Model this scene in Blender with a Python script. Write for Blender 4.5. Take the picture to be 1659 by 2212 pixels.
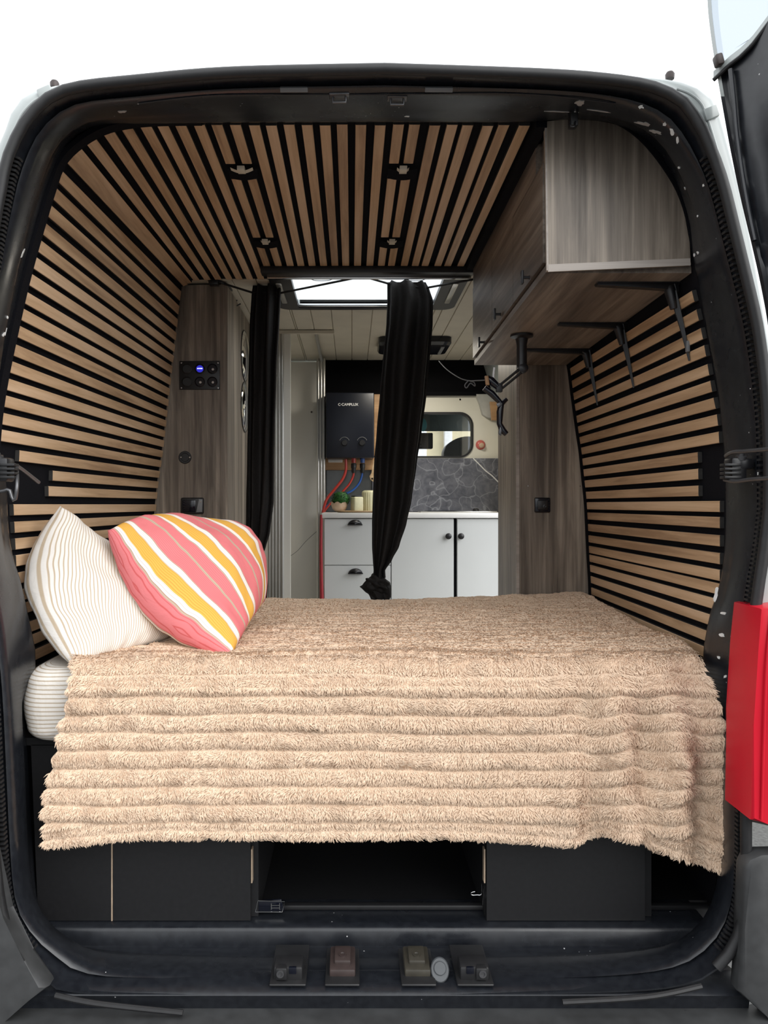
import bpy, bmesh, math, random
from mathutils import Vector, Matrix, noise
from mathutils.bvhtree import BVHTree
random.seed(7)
for o in list(bpy.data.objects): bpy.data.objects.remove(o, do_unlink=True)
S = bpy.context.scene
COL = S.collection
# ------------------------------------------------------------ camera, sky, exposure
F = 1640.0; VX = 760.0; VY = 1090.0; ZC = 1.60          # focal length in pixels, vanishing point, eye height
cam = bpy.data.cameras.new('camera'); co = bpy.data.objects.new('camera', cam); COL.objects.link(co)
co.location = (0, 0, ZC); co.rotation_euler = (math.pi/2, 0, 0)
cam.sensor_fit = 'VERTICAL'; cam.sensor_height = 36; cam.lens = F/2212*36
cam.shift_x = (829.5-VX)/2212; cam.shift_y = -(1106-VY)/2212
cam.clip_start = .02; cam.clip_end = 500
S.camera = co
W = bpy.data.worlds.new('overcast_sky'); S.world = W; W.use_nodes = True
wn = W.node_tree; wn.nodes.clear()
wo = wn.nodes.new('ShaderNodeOutputWorld'); wb = wn.nodes.new('ShaderNodeBackground')
wt = wn.nodes.new('ShaderNodeTexCoord'); ws = wn.nodes.new('ShaderNodeSeparateXYZ'); wr = wn.nodes.new('ShaderNodeValToRGB')
wn.links.new(wt.outputs['Generated'], ws.inputs[0]); wn.links.new(ws.outputs['Z'], wr.inputs[0])
wr.color_ramp.elements[0].position = 0.0; wr.color_ramp.elements[0].color = (.30, .31, .32, 1)
wr.color_ramp.elements[1].position = .42; wr.color_ramp.elements[1].color = (.95, .975, 1, 1)
wn.links.new(wr.outputs[0], wb.inputs[0]); wb.inputs[1].default_value = 1.75
wn.links.new(wb.outputs[0], wo.inputs[0])
S.view_settings.view_transform = 'Standard'; S.view_settings.look = 'None'
S.view_settings.gamma = 1; S.view_settings.use_curve_mapping = False
S.view_settings.exposure = 0.36
sd = bpy.data.lights.new('soft_sun', 'SUN'); sd.energy = 2.0; sd.angle = math.radians(60); sd.color = (1, .985, .96)
so = bpy.data.objects.new('soft_sun', sd); COL.objects.link(so)
so.location = (6, -4, 6); so.rotation_euler = Vector((.62, -.62, .48)).to_track_quat('Z', 'Y').to_euler()

# ------------------------------------------------------------ helpers
def P(px, py, Y): return Vector(((px-VX)/F*Y, Y, ZC-(py-VY)/F*Y))
def XP(px, Y): return (px-VX)/F*Y
def ZP(py, Y): return ZC-(py-VY)/F*Y
def link(name, me, parent=None):
    o = bpy.data.objects.new(name, me); COL.objects.link(o)
    if parent is not None: o.parent = parent
    return o
def tag(o, label=None, cat=None, group=None, kind=None):
    if label: o['label'] = label
    if cat: o['category'] = cat
    if group: o['group'] = group
    if kind: o['kind'] = kind
    return o
def thing(name, label, cat, loc, group=None):
    o = link(name, None); o.location = loc
    tag(o, label, cat, group); bpy.context.view_layer.update()
    return o
def fin(name, bm, mat, parent=None, smooth=True, angle=40, kind=None, solid=0, local=True):
    bmesh.ops.recalc_face_normals(bm, faces=bm.faces) if not solid else None
    me = bpy.data.meshes.new(name)
    if parent is not None and local:
        off = Vector(parent.matrix_world.translation)
        for v in bm.verts: v.co -= off
    bm.to_mesh(me); bm.free()
    for m in (mat if isinstance(mat, (list, tuple)) else [mat]): me.materials.append(m)
    if smooth:
        me.polygons.foreach_set('use_smooth', [True]*len(me.polygons))
        try: me.set_sharp_from_angle(angle=math.radians(angle))
        except Exception: pass
    o = link(name, me, parent)
    if kind: o['kind'] = kind
    if parent is not None: bpy.context.view_layer.update()
    return o
def BM(): return bmesh.new()
def box(bm, x0, x1, y0, y1, z0, z1, bev=0.0, seg=2, mi=0):
    vs = [bm.verts.new((x, y, z)) for x in (x0, x1) for y in (y0, y1) for z in (z0, z1)]
    fs = [(0,1,3,2),(4,6,7,5),(0,4,5,1),(2,3,7,6),(0,2,6,4),(1,5,7,3)]
    ff = [bm.faces.new([vs[i] for i in f]) for f in fs]
    for f in ff: f.material_index = mi
    if bev > 0:
        es = set(e for f in ff for e in f.edges)
        r = bmesh.ops.bevel(bm, geom=list(es), offset=bev, segments=seg, affect='EDGES', profile=.5)
        for f in r['faces']: f.material_index = mi
def obox(bm, c, ax, ay, az, bev=0, seg=2):
    """box from centre and three half-axis vectors"""
    c = Vector(c); ax = Vector(ax); ay = Vector(ay); az = Vector(az)
    vs = [bm.verts.new(c+ax*i+ay*j+az*k) for i in (-1,1) for j in (-1,1) for k in (-1,1)]
    fs = [(0,1,3,2),(4,6,7,5),(0,4,5,1),(2,3,7,6),(0,2,6,4),(1,5,7,3)]
    ff = [bm.faces.new([vs[i] for i in f]) for f in fs]
    if bev > 0:
        es = set(e for f in ff for e in f.edges)
        bmesh.ops.bevel(bm, geom=list(es), offset=bev, segments=seg, affect='EDGES', profile=.5)
def prism(bm, pts, y0, y1, bev=0, mi=0):
    """polygon of (x,z) points extruded from y0 to y1"""
    a = [bm.verts.new((x, y0, z)) for x, z in pts]; b = [bm.verts.new((x, y1, z)) for x, z in pts]
    n = len(pts); ff = [bm.faces.new(a), bm.faces.new(b[::-1])]
    for i in range(n): ff.append(bm.faces.new((a[i], b[i], b[(i+1)%n], a[(i+1)%n])))
    for f in ff: f.material_index = mi
    if bev:
        es = [e for e in ff[0].edges]+[e for e in ff[1].edges]
        bmesh.ops.bevel(bm, geom=es, offset=bev, segments=2, affect='EDGES', profile=.5)
def catmull(pts, n):
    pts = [Vector(p) for p in pts]
    dense = []
    for i in range(len(pts)-1):
        p0 = pts[max(i-1, 0)]; p1 = pts[i]; p2 = pts[i+1]; p3 = pts[min(i+2, len(pts)-1)]
        for k in range(12):
            t = k/12; t2 = t*t; t3 = t2*t
            dense.append(.5*((2*p1)+(-p0+p2)*t+(2*p0-5*p1+4*p2-p3)*t2+(-p0+3*p1-3*p2+p3)*t3))
    dense.append(pts[-1].copy())
    L = [0]
    for i in range(1, len(dense)): L.append(L[-1]+(dense[i]-dense[i-1]).length)
    out = []; j = 0
    for k in range(n):
        s = L[-1]*k/(n-1)
        while j < len(L)-2 and L[j+1] < s: j += 1
        d = L[j+1]-L[j]; t = 0 if d < 1e-9 else (s-L[j])/d
        out.append(dense[j].lerp(dense[j+1], min(max(t, 0), 1)))
    return out
def tube(bm, pts, r, seg=10, n=None, cap=True, mi=0):
    pts = catmull(pts, n) if n else [Vector(p) for p in pts]
    rings = []; up = None
    for i, p in enumerate(pts):
        d = (pts[min(i+1, len(pts)-1)]-pts[max(i-1, 0)]).normalized()
        if up is None:
            up = Vector((0, 0, 1)) if abs(d.z) < .9 else Vector((1, 0, 0))
        a = (up-d*up.dot(d)).normalized(); up = a; b = d.cross(a)
        rr = r[i] if isinstance(r, (list, tuple)) else r
        rings.append([bm.verts.new(p+a*rr*math.cos(2*math.pi*k/seg)+b*rr*math.sin(2*math.pi*k/seg)) for k in range(seg)])
    for i in range(len(rings)-1):
        for k in range(seg):
            f = bm.faces.new((rings[i][k], rings[i][(k+1)%seg], rings[i+1][(k+1)%seg], rings[i+1][k])); f.material_index = mi
    if cap:
        bm.faces.new(rings[0][::-1]).material_index = mi; bm.faces.new(rings[-1]).material_index = mi
def lathe(bm, c, axis, prof, seg=24, up=None):
    """prof: list of (radius, height) along axis"""
    c = Vector(c); axis = Vector(axis).normalized()
    u = Vector(up) if up else (Vector((0, 0, 1)) if abs(axis.z) < .9 else Vector((1, 0, 0)))
    a = (u-axis*u.dot(axis)).normalized(); b = axis.cross(a); rings = []
    for r, h in prof:
        if r < 1e-6: rings.append([bm.verts.new(c+axis*h)])
        else: rings.append([bm.verts.new(c+axis*h+a*r*math.cos(2*math.pi*k/seg)+b*r*math.sin(2*math.pi*k/seg)) for k in range(seg)])
    for i in range(len(rings)-1):
        A, B = rings[i], rings[i+1]
        for k in range(seg):
            q = [A[k % len(A)], A[(k+1) % len(A)], B[(k+1) % len(B)], B[k % len(B)]]
            q2 = []
            for v in q:
                if v not in q2: q2.append(v)
            if len(q2) > 2: bm.faces.new(q2)
    for R in (rings[0], rings[-1]):
        if len(R) > 2: bm.faces.new(R)
def grid(bm, rows, close=False, uv=None, mi=0):
    V = [[bm.verts.new(p) for p in r] for r in rows]
    lay = bm.loops.layers.uv.verify() if uv else None
    for i in range(len(V)-1):
        n = len(V[i])
        for j in range(n if close else n-1):
            j2 = (j+1) % n
            f = bm.faces.new((V[i][j], V[i][j2], V[i+1][j2], V[i+1][j])); f.material_index = mi
            if uv:
                for lp, (a, b) in zip(f.loops, ((i, j), (i, j2), (i+1, j2), (i+1, j))): lp[lay].uv = uv(a, b)
    return V
def copy_tree(o, parent=None):
    c = o.copy(); COL.objects.link(c); c.parent = parent
    for ch in o.children: copy_tree(ch, c)
    return c

# ------------------------------------------------------------ materials
def newmat(name):
    m = bpy.data.materials.new(name); m.use_nodes = True
    nt = m.node_tree; b = nt.nodes['Principled BSDF']
    return m, nt, b
def ramp(nt, src, stops, interp='LINEAR'):
    r = nt.nodes.new('ShaderNodeValToRGB'); r.color_ramp.interpolation = interp
    e = r.color_ramp.elements
    while len(e) < len(stops): e.new(.5)
    for q, (p, c) in zip(e, stops):
        q.position = p; q.color = (*c, 1)
    nt.links.new(src, r.inputs[0]); return r.outputs[0]
def nz(nt, vec, scale, detail=4, rough=.5, dist=0):
    n = nt.nodes.new('ShaderNodeTexNoise'); n.inputs['Scale'].default_value = scale
    n.inputs['Detail'].default_value = detail; n.inputs['Roughness'].default_value = rough; n.inputs['Distortion'].default_value = dist
    if vec is not None: nt.links.new(vec, n.inputs['Vector'])
    return n.outputs['Fac']
def coords(nt, kind='Object', scale=(1, 1, 1), rot=(0, 0, 0), loc=(0, 0, 0)):
    t = nt.nodes.new('ShaderNodeTexCoord')
    if kind == 'World':
        g = nt.nodes.new('ShaderNodeNewGeometry'); src = g.outputs['Position']
    else: src = t.outputs[kind]
    m = nt.nodes.new('ShaderNodeMapping'); nt.links.new(src, m.inputs[0])
    m.inputs['Scale'].default_value = scale; m.inputs['Rotation'].default_value = rot; m.inputs['Location'].default_value = loc
    return m.outputs[0]
def mixc(nt, fac, a, b, mode='MIX'):
    m = nt.nodes.new('ShaderNodeMix'); m.data_type = 'RGBA'; m.blend_type = mode
    for s, v in ((m.inputs[0], fac), (m.inputs[6], a), (m.inputs[7], b)):
        if isinstance(v, (int, float)): s.default_value = v
        elif isinstance(v, tuple): s.default_value = (*v, 1)
        else: nt.links.new(v, s)
    return m.outputs[2]
def bump(nt, b, h, strength, dist=.002):
    n = nt.nodes.new('ShaderNodeBump'); n.inputs['Strength'].default_value = strength; n.inputs['Distance'].default_value = dist
    nt.links.new(h, n.inputs['Height']); nt.links.new(n.outputs[0], b.inputs['Normal'])
def plain(name, c, rough=.5, metal=0, noise_amt=.08, nscale=30, bmp=0, spec=.5, coat=0):
    m, nt, b = newmat(name)
    v = coords(nt); f = nz(nt, v, nscale, 5)
    c2 = tuple(max(0, x*(1-noise_amt)) for x in c); c3 = tuple(min(1, x*(1+noise_amt)) for x in c)
    nt.links.new(ramp(nt, f, [(.3, c2), (.7, c3)]), b.inputs['Base Color'])
    b.inputs['Roughness'].default_value = rough; b.inputs['Metallic'].default_value = metal
    b.inputs['Specular IOR Level'].default_value = spec; b.inputs['Coat Weight'].default_value = coat
    if bmp: bump(nt, b, f, bmp, .003)
    return m
def wood(name, axis, dark, mid, light, scale=1.0, rough=.45, wide=7):
    m, nt, b = newmat(name)
    sc = [55*scale]*3; sc[axis] = 1.6*scale
    sw = [wide]*3; sw[axis] = .35
    sm = [14*scale]*3; sm[axis] = 1.3*scale
    f1 = nz(nt, coords(nt, 'World', tuple(sc)), 1, 6, .65, .4)
    f2 = nz(nt, coords(nt, 'World', tuple(sw), loc=(3, 1, 2)), 1, 3, .5, .6)
    f3 = nz(nt, coords(nt, 'World', tuple(sm), loc=(1, 5, 2)), 1, 4, .6, 1.6)
    a = nt.nodes.new('ShaderNodeMath'); a.operation = 'MULTIPLY_ADD'; nt.links.new(f1, a.inputs[0]); a.inputs[1].default_value = .45
    a2 = nt.nodes.new('ShaderNodeMath'); a2.operation = 'MULTIPLY_ADD'; nt.links.new(f2, a2.inputs[0]); a2.inputs[1].default_value = .55
    a3 = nt.nodes.new('ShaderNodeMath'); a3.operation = 'MULTIPLY'; nt.links.new(f3, a3.inputs[0]); a3.inputs[1].default_value = .35
    nt.links.new(a3.outputs[0], a2.inputs[2]); nt.links.new(a2.outputs[0], a.inputs[2])
    nt.links.new(ramp(nt, a.outputs[0], [(.53, dark), (.67, mid), (.80, light)]), b.inputs['Base Color'])
    b.inputs['Roughness'].default_value = rough
    bump(nt, b, f1, .15, .001)
    return m
OAK = wood('oak_slat', 1, (.34, .205, .11), (.56, .37, .215), (.68, .48, .31), .9, .5, 9)
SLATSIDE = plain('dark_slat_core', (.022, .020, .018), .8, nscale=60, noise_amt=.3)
GREYZ = wood('grey_wood_upright', 2, (.085, .066, .050), (.205, .168, .133), (.40, .335, .265))
GREYY = wood('grey_wood_lengthwise', 1, (.065, .049, .038), (.150, .120, .097), (.29, .24, .195))
EDGE = wood('grey_wood_edge', 0, (.25, .22, .19), (.32, .28, .245), (.40, .35, .31))
BATTEN = wood('pine_batten', 0, (.30, .16, .07), (.40, .23, .11), (.5, .3, .15))
OLIVE = wood('pale_wood', 0, (.35, .24, .13), (.48, .34, .2), (.6, .45, .28))
def black_paint():
    m, nt, b = newmat('black_van_paint')
    v = coords(nt, 'World')
    big = nz(nt, v, 6, 5); fine = nz(nt, v, 60, 6)
    base = ramp(nt, fine, [(.3, (.008, .009, .012)), (.75, (.015, .017, .021))])
    vo = nt.nodes.new('ShaderNodeTexVoronoi'); vo.inputs['Scale'].default_value = 55; nt.links.new(v, vo.inputs['Vector'])
    spot = ramp(nt, vo.outputs['Distance'], [(.0, (1, 1, 1)), (.075, (1, 1, 1)), (.09, (0, 0, 0))])
    sel = ramp(nt, nz(nt, v, 11, 3), [(.60, (0, 0, 0)), (.64, (1, 1, 1))])
    mu = mixc(nt, 1.0, spot, sel, 'MULTIPLY')
    nt.links.new(mixc(nt, mu, base, (.5, .5, .5)), b.inputs['Base Color'])
    nt.links.new(ramp(nt, big, [(.3, (.20, .20, .20)), (.7, (.36, .36, .36))]), b.inputs['Roughness'])
    bump(nt, b, big, .25, .006)
    return m
BPAINT = black_paint()
RUBBER = plain('rubber_seal', (.010, .010, .011), .55, nscale=80, noise_amt=.2)
FELT = plain('black_felt', (.004, .004, .006), .9, nscale=200, noise_amt=.3, spec=.15)
BOARD = plain('black_board', (.010, .010, .011), .5, nscale=90, noise_amt=.15, spec=.35)
GAP = plain('dark_recess', (.003, .003, .004), .8, spec=.1)
WPAINT = plain('white_body_paint', (.34, .37, .365), .35, nscale=3, noise_amt=.03, coat=.3)
CREAM = plain('cream_paint', (.60, .55, .45), .55, nscale=8, noise_amt=.05)
CREAMB = plain('cream_body_paint', (.74, .72, .62), .3, nscale=4, noise_amt=.03, coat=.2)
KITW = plain('pale_grey_cupboard', (.60, .62, .62), .4, nscale=4, noise_amt=.02)
WORKTOP = plain('white_worktop', (.8, .8, .79), .3, nscale=6, noise_amt=.02)
PANELW = plain('white_shower_panel', (.78, .76, .70), .3, nscale=3, noise_amt=.03)
ALU = plain('ribbed_aluminium', (.55, .54, .51), .28, metal=.85, nscale=5, noise_amt=.05)
BMETAL = plain('black_metal', (.012, .012, .014), .38, nscale=60, noise_amt=.2, spec=.5)
BPLAST = plain('black_plastic', (.013, .013, .014), .42, nscale=60, noise_amt=.15)
GLOSSB = plain('gloss_black', (.004, .005, .010), .12, nscale=5, noise_amt=.1)
HEATER = plain('heater_black', (.004, .006, .013), .35, nscale=5, noise_amt=.1)
BUMPER = plain('bumper_plastic', (.035, .036, .037), .55, nscale=25, noise_amt=.25, bmp=.2)
CHROME = plain('chrome', (.6, .6, .6), .15, metal=1, nscale=5, noise_amt=.02)
STEEL = plain('dull_steel', (.12, .12, .125), .35, metal=.7, nscale=25, noise_amt=.15)
DGREYP = plain('dark_grey_plastic', (.055, .06, .065), .5, nscale=20)
GREYP = plain('grey_plastic', (.16, .165, .17), .5, nscale=20)
PLY = plain('bare_ply_edge', (.33, .25, .18), .7, nscale=40, noise_amt=.2)
PRIMER = plain('bare_primer', (.42, .40, .38), .6, nscale=60, noise_amt=.12)
CHIPW = plain('white_chip', (.75, .75, .73), .5)
REDP = plain('red_hose', (.40, .03, .02), .3, coat=.3)
BLUEP = plain('blue_hose', (.01, .08, .34), .3, coat=.3)
OLIVER = plain('olive_rubber', (.034, .030, .022), .5, nscale=60, noise_amt=.2)
BROWNR = plain('brown_rubber', (.036, .024, .022), .5, nscale=60, noise_amt=.2)
CURT = plain('black_curtain', (.013, .0115, .011), .7, nscale=120, noise_amt=.3, spec=.25)
MIRROR = plain('mirror', (.85, .85, .85), .05, metal=1, noise_amt=.0)
JAR = plain('cream_jar', (.62, .60, .40), .4)
CLAY = plain('peach_planter', (.55, .40, .28), .6)
PINK = plain('pink_cup', (.6, .15, .13), .3)
WHITET = plain('white_print', (.8, .8, .8), .6)
ASPH = plain('asphalt', (.09, .09, .088), .9, nscale=60, noise_amt=.3)
RENDER_W = plain('cream_render', (.70, .62, .42), .8, nscale=10, noise_amt=.06)
DGREEN = plain('grey_headlining', (.17, .20, .19), .7)
def leafm():
    m, nt, b = newmat('boxwood_leaf'); f = nz(nt, coords(nt), 60, 4)
    nt.links.new(ramp(nt, f, [(.35, (.008, .06, .01)), (.7, (.04, .22, .03))]), b.inputs['Base Color']); b.inputs['Roughness'].default_value = .6
    return m
LEAF = leafm()
def glass(name, tint, rough=.0, fac=.12):
    m, nt, b = newmat(name)
    nt.nodes.remove(b); out = nt.nodes['Material Output']
    t = nt.nodes.new('ShaderNodeBsdfTransparent'); t.inputs[0].default_value = (*tint, 1)
    g = nt.nodes.new('ShaderNodeBsdfGlossy'); g.inputs['Roughness'].default_value = rough
    mx = nt.nodes.new('ShaderNodeMixShader'); mx.inputs[0].default_value = fac
    nt.links.new(t.outputs[0], mx.inputs[1]); nt.links.new(g.outputs[0], mx.inputs[2]); nt.links.new(mx.outputs[0], out.inputs[0])
    return m
GLASS = glass('clear_glass', (.93, .95, .96))
GLASSD = glass('door_glass', (.36, .40, .44), .05, .12)
def redlens():
    m, nt, b = newmat('red_lens'); v = coords(nt)
    nt.links.new(ramp(nt, nz(nt, v, 3, 2), [(.3, (.50, .006, .02)), (.7, (.62, .012, .03))]), b.inputs['Base Color'])
    b.inputs['Roughness'].default_value = .32; b.inputs['Specular IOR Level'].default_value = .3
    return m
RLENS = redlens()
def stripes(name, axis_uv, n, base, line, width=.28, fine=None):
    m, nt, b = newmat(name)
    t = nt.nodes.new('ShaderNodeTexCoord'); s = nt.nodes.new('ShaderNodeSeparateXYZ'); nt.links.new(t.outputs['UV'], s.inputs[0])
    k = nt.nodes.new('ShaderNodeMath'); k.operation = 'MULTIPLY'; nt.links.new(s.outputs[axis_uv], k.inputs[0]); k.inputs[1].default_value = n
    fr = nt.nodes.new('ShaderNodeMath'); fr.operation = 'FRACT'; nt.links.new(k.outputs[0], fr.inputs[0])
    c = ramp(nt, fr.outputs[0], [(0, base), (.5-width/2-.06, base), (.5-width/2+.03, line), (.5+width/2-.03, line), (.5+width/2+.06, base)])
    nt.links.new(c, b.inputs['Base Color']); b.inputs['Roughness'].default_value = .85; b.inputs['Specular IOR Level'].default_value = .2
    f = nz(nt, coords(nt, 'World'), 14, 4, .6, .6); f2 = nz(nt, coords(nt, 'World'), 400, 2)
    bump(nt, b, f, .35, .012)
    return m
SHEET = stripes('ticking_sheet', 1, 1.0, (.80, .755, .70), (.50, .41, .31), .26)
TICK = stripes('ticking_pillow', 0, 1.0, (.74, .70, .655), (.50, .40, .29), .28)
def cushion_mat():
    m, nt, b = newmat('candy_stripe_fabric')
    t = nt.nodes.new('ShaderNodeTexCoord'); s = nt.nodes.new('ShaderNodeSeparateXYZ'); nt.links.new(t.outputs['UV'], s.inputs[0])
    wob = nz(nt, t.outputs['UV'], 3, 2)
    k = nt.nodes.new('ShaderNodeMath'); k.operation = 'MULTIPLY_ADD'; nt.links.new(wob, k.inputs[0]); k.inputs[1].default_value = .035; nt.links.new(s.outputs[0], k.inputs[2])
    k2 = nt.nodes.new('ShaderNodeMath'); k2.operation = 'MULTIPLY_ADD'; nt.links.new(k.outputs[0], k2.inputs[0]); k2.inputs[1].default_value = 2.9; k2.inputs[2].default_value = .34
    fr = nt.nodes.new('ShaderNodeMath'); fr.operation = 'FRACT'; nt.links.new(k2.outputs[0], fr.inputs[0])
    pk = (.74, .21, .22); wh = (.86, .80, .74); ye = (.74, .42, .08); tn = (.50, .40, .30)
    c = ramp(nt, fr.outputs[0], [(0, pk), (.20, pk), (.21, tn), (.245, tn), (.255, pk), (.46, pk), (.47, tn), (.49, tn), (.495, wh), (.56, wh), (.565, ye), (.76, ye), (.77, tn), (.785, wh), (.87, wh), (.88, tn), (.90, pk), (1, pk)], 'CONSTANT')
    w = nt.nodes.new('ShaderNodeMath'); w.operation = 'MULTIPLY'; nt.links.new(fr.outputs[0], w.inputs[0]); w.inputs[1].default_value = 30
    wf = nt.nodes.new('ShaderNodeMath'); wf.operation = 'FRACT'; nt.links.new(w.outputs[0], wf.inputs[0])
    l = ramp(nt, wf.outputs[0], [(0, (1, 1, 1)), (.6, (1, 1, 1)), (.75, (.80, .45, .42)), (.9, (1, 1, 1))])
    nt.links.new(mixc(nt, 1.0, c, l, 'MULTIPLY'), b.inputs['Base Color'])
    b.inputs['Roughness'].default_value = .85; b.inputs['Specular IOR Level'].default_value = .2
    bump(nt, b, nz(nt, coords(nt, 'World'), 12, 4, .6, .8), .3, .012)
    return m
CUSH = cushion_mat()
def plush():
    m, nt, b = newmat('beige_plush')
    v = coords(nt, 'World', (1, .7, .7))
    w = nz(nt, coords(nt, 'World'), 26, 2)
    f = nz(nt, v, 95, 5, .6, 2.6); g = nz(nt, v, 22, 4, .6, 1.0)
    c = ramp(nt, f, [(.28, (.57, .40, .275)), (.50, (.78, .59, .435)), (.75, (.88, .71, .55))])
    c2 = ramp(nt, g, [(.3, (.88, .86, .84)), (.7, (1, 1, 1))])
    nt.links.new(mixc(nt, 1.0, c, c2, 'MULTIPLY'), b.inputs['Base Color'])
    b.inputs['Roughness'].default_value = .95; b.inputs['Specular IOR Level'].default_value = .08
    b.inputs['Sheen Weight'].default_value = .2; b.inputs['Sheen Roughness'].default_value = .5
    b.inputs['Sheen Tint'].default_value = (1, .9, .78, 1)
    bump(nt, b, f, .25, .004)
    return m
PLUSH = plush()
def marble():
    m, nt, b = newmat('grey_marble')
    v = coords(nt, 'World', (1, 1, 1))
    n = nt.nodes.new('ShaderNodeTexNoise'); n.inputs['Scale'].default_value = 5; nt.links.new(v, n.inputs['Vector'])
    mx = nt.nodes.new('ShaderNodeMix'); mx.data_type = 'VECTOR'; mx.inputs[0].default_value = .40
    nt.links.new(v, mx.inputs[4]); nt.links.new(n.outputs['Color'], mx.inputs[5])
    vo = nt.nodes.new('ShaderNodeTexVoronoi'); vo.feature = 'DISTANCE_TO_EDGE'; vo.inputs['Scale'].default_value = 8; nt.links.new(mx.outputs[1], vo.inputs['Vector'])
    base = ramp(nt, nz(nt, v, 16, 6, .65, 1), [(.3, (.065, .068, .085)), (.7, (.16, .165, .19))])
    vein = ramp(nt, vo.outputs['Distance'], [(0, (1, 1, 1)), (.018, (.25, .25, .25)), (.05, (0, 0, 0))])
    nt.links.new(mixc(nt, vein, base, (.26, .27, .30)), b.inputs['Base Color']); b.inputs['Roughness'].default_value = .25
    return m
MARB = marble()
def emit(name, c, s):
    m, nt, b = newmat(name); b.inputs['Base Color'].default_value = (*c, 1)
    b.inputs['Emission Color'].default_value = (*c, 1); b.inputs['Emission Strength'].default_value = s
    return m
BLUELED = emit('blue_led', (.03, .03, .6), .5); WLED = emit('white_led_digits', (.7, .75, 1), 1.5)

# ------------------------------------------------------------ the ground
bm = BM(); box(bm, -30, 30, -20, 40, -.1, 0)
tag(fin('ground', bm, ASPH, smooth=False), kind='structure')

# ------------------------------------------------------------ rear door frame (loops of the opening)
def loop(bl, tl, tr, br, Y, n=44):
    out = []
    for seg in (bl, tl, tr, br):
        out += [P(p.x, p.y, Y) for p in catmull([(a, b, 0) for a, b in seg], n)][:-1]
    return out
L1 = lambda Y=1.60: loop(
    [(830,2150),(400,2148),(150,2140),(90,2105),(45,2060),(10,2000),(-10,1900),(-28,1700),(-42,1450),(-58,1250),(-62,1100)],
    [(-62,1100),(-60,950),(-45,780),(-28,620),(-12,480),(2,401),(9,354),(25,311),(47,269),(72,237),(101,211),(163,187),(300,171),(500,154),(830,146)],
    [(830,146),(1150,158),(1300,168),(1410,184),(1476,215),(1498,243),(1517,273),(1542,333),(1565,402),(1587,491),(1606,570),(1622,637),(1637,706),(1649,790),(1658,900),(1661,1000),(1660,1100)],
    [(1660,1100),(1648,1200),(1634,1300),(1625,1400),(1616,1550),(1611,1750),(1611,1900),(1606,1980),(1588,2040),(1550,2090),(1490,2122),(1380,2138),(1100,2146),(830,2150)], Y)
L3 = lambda Y=1.665: loop(
    [(830,2098),(400,2094),(215,2085),(130,2040),(75,1985),(48,1920),(40,1800),(35,1650),(28,1500),(15,1380),(-8,1250),(-22,1100)],
    [(-22,1100),(-25,980),(-22,850),(-5,700),(15,590),(40,470),(62,390),(95,310),(140,262),(190,240),(300,228),(500,212),(830,205)],
    [(830,205),(1150,212),(1300,225),(1390,250),(1440,285),(1473,330),(1500,380),(1517,421),(1542,516),(1565,605),(1587,694),(1602,785),(1612,864),(1619,950),(1621,1100)],
    [(1621,1100),(1612,1180),(1597,1260),(1583,1350),(1577,1450),(1574,1600),(1573,1800),(1570,1900),(1550,1975),(1510,2030),(1440,2070),(1300,2090),(1100,2096),(830,2098)], Y)
L4 = lambda Y=1.79: loop(
    [(830,2052),(400,2048),(150,2035),(95,2000),(78,1940),(68,1800),(60,1650),(52,1530),(74,1450),(76,1410),(62,1340),(42,1250),(26,1200),(17,1140),(15,1100)],
    [(15,1100),(12,1040),(-5,960),(-12,880),(2,790),(24,700),(47,600),(74,500),(104,400),(135,325),(175,285),(235,268),(400,264),(830,262)],
    [(830,262),(1100,262),(1240,256),(1330,266),(1392,296),(1430,335),(1465,400),(1490,480),(1499,560),(1512,620),(1526,700),(1541,780),(1553,850),(1562,930),(1567,1000),(1569,1100)],
    [(1569,1100),(1567,1180),(1557,1260),(1537,1320),(1523,1390),(1520,1440),(1535,1530),(1550,1640),(1556,1800),(1550,1900),(1535,1965),(1500,2010),(1440,2035),(1300,2045),(1100,2050),(830,2052)], Y)
l1, l3, l4 = L1(), L3(), L4(); N = len(l1)
def lerp(a, b, t): return [p.lerp(q, t) for p, q in zip(a, b)]
def dy(a, d): return [p+Vector((0, d, 0)) for p in a]
def rad(a, d):   # push a loop away from the middle of the opening
    out = []
    for p in a:
        v = Vector((p.x-.03, 0, p.z-1.55)).normalized(); out.append(p+v*d)
    return out
frame = thing('rear_door_frame', 'black painted rear door opening of the van with worn paint chips', 'door frame', (0, 1.6, ZC-1.03))
bm = BM()
rings = [dy(rad(l1, .004), .0), l1, dy(lerp(l1, l3, .12), .018), dy(lerp(l1, l3, .42), .03), dy(lerp(l1, l3, .55), .012), dy(lerp(l1, l3, .68), -.004),
         dy(lerp(l1, l3, .9), -.012), l3, dy(lerp(l3, l4, .18), .03), dy(lerp(l3, l4, .5), .012), dy(lerp(l3, l4, .85), -.005), l4, dy(rad(l4, .004), .012), dy(rad(l4, .05), .03)]
rings = [r+[r[0]] for r in rings]
grid(bm, rings)
fr = fin('painted_frame', bm, BPAINT, frame, angle=60)
FR_V = [Vector(v.co)+Vector(frame.location) for v in fr.data.vertices]; FR_F = [tuple(p.vertices) for p in fr.data.polygons]
FR = BVHTree.FromPolygons(FR_V, FR_F)
def hit(px, py):
    d = P(px, py, 1)-Vector((0, 0, ZC)); d.normalize()
    r = FR.ray_cast(Vector((0, 0, ZC)), d)
    if r[0] is None: return P(px, py, 1.7), Vector((0, -1, 0))
    n = r[1]
    if n.dot(d) > 0: n = -n
    return r[0], n
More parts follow.
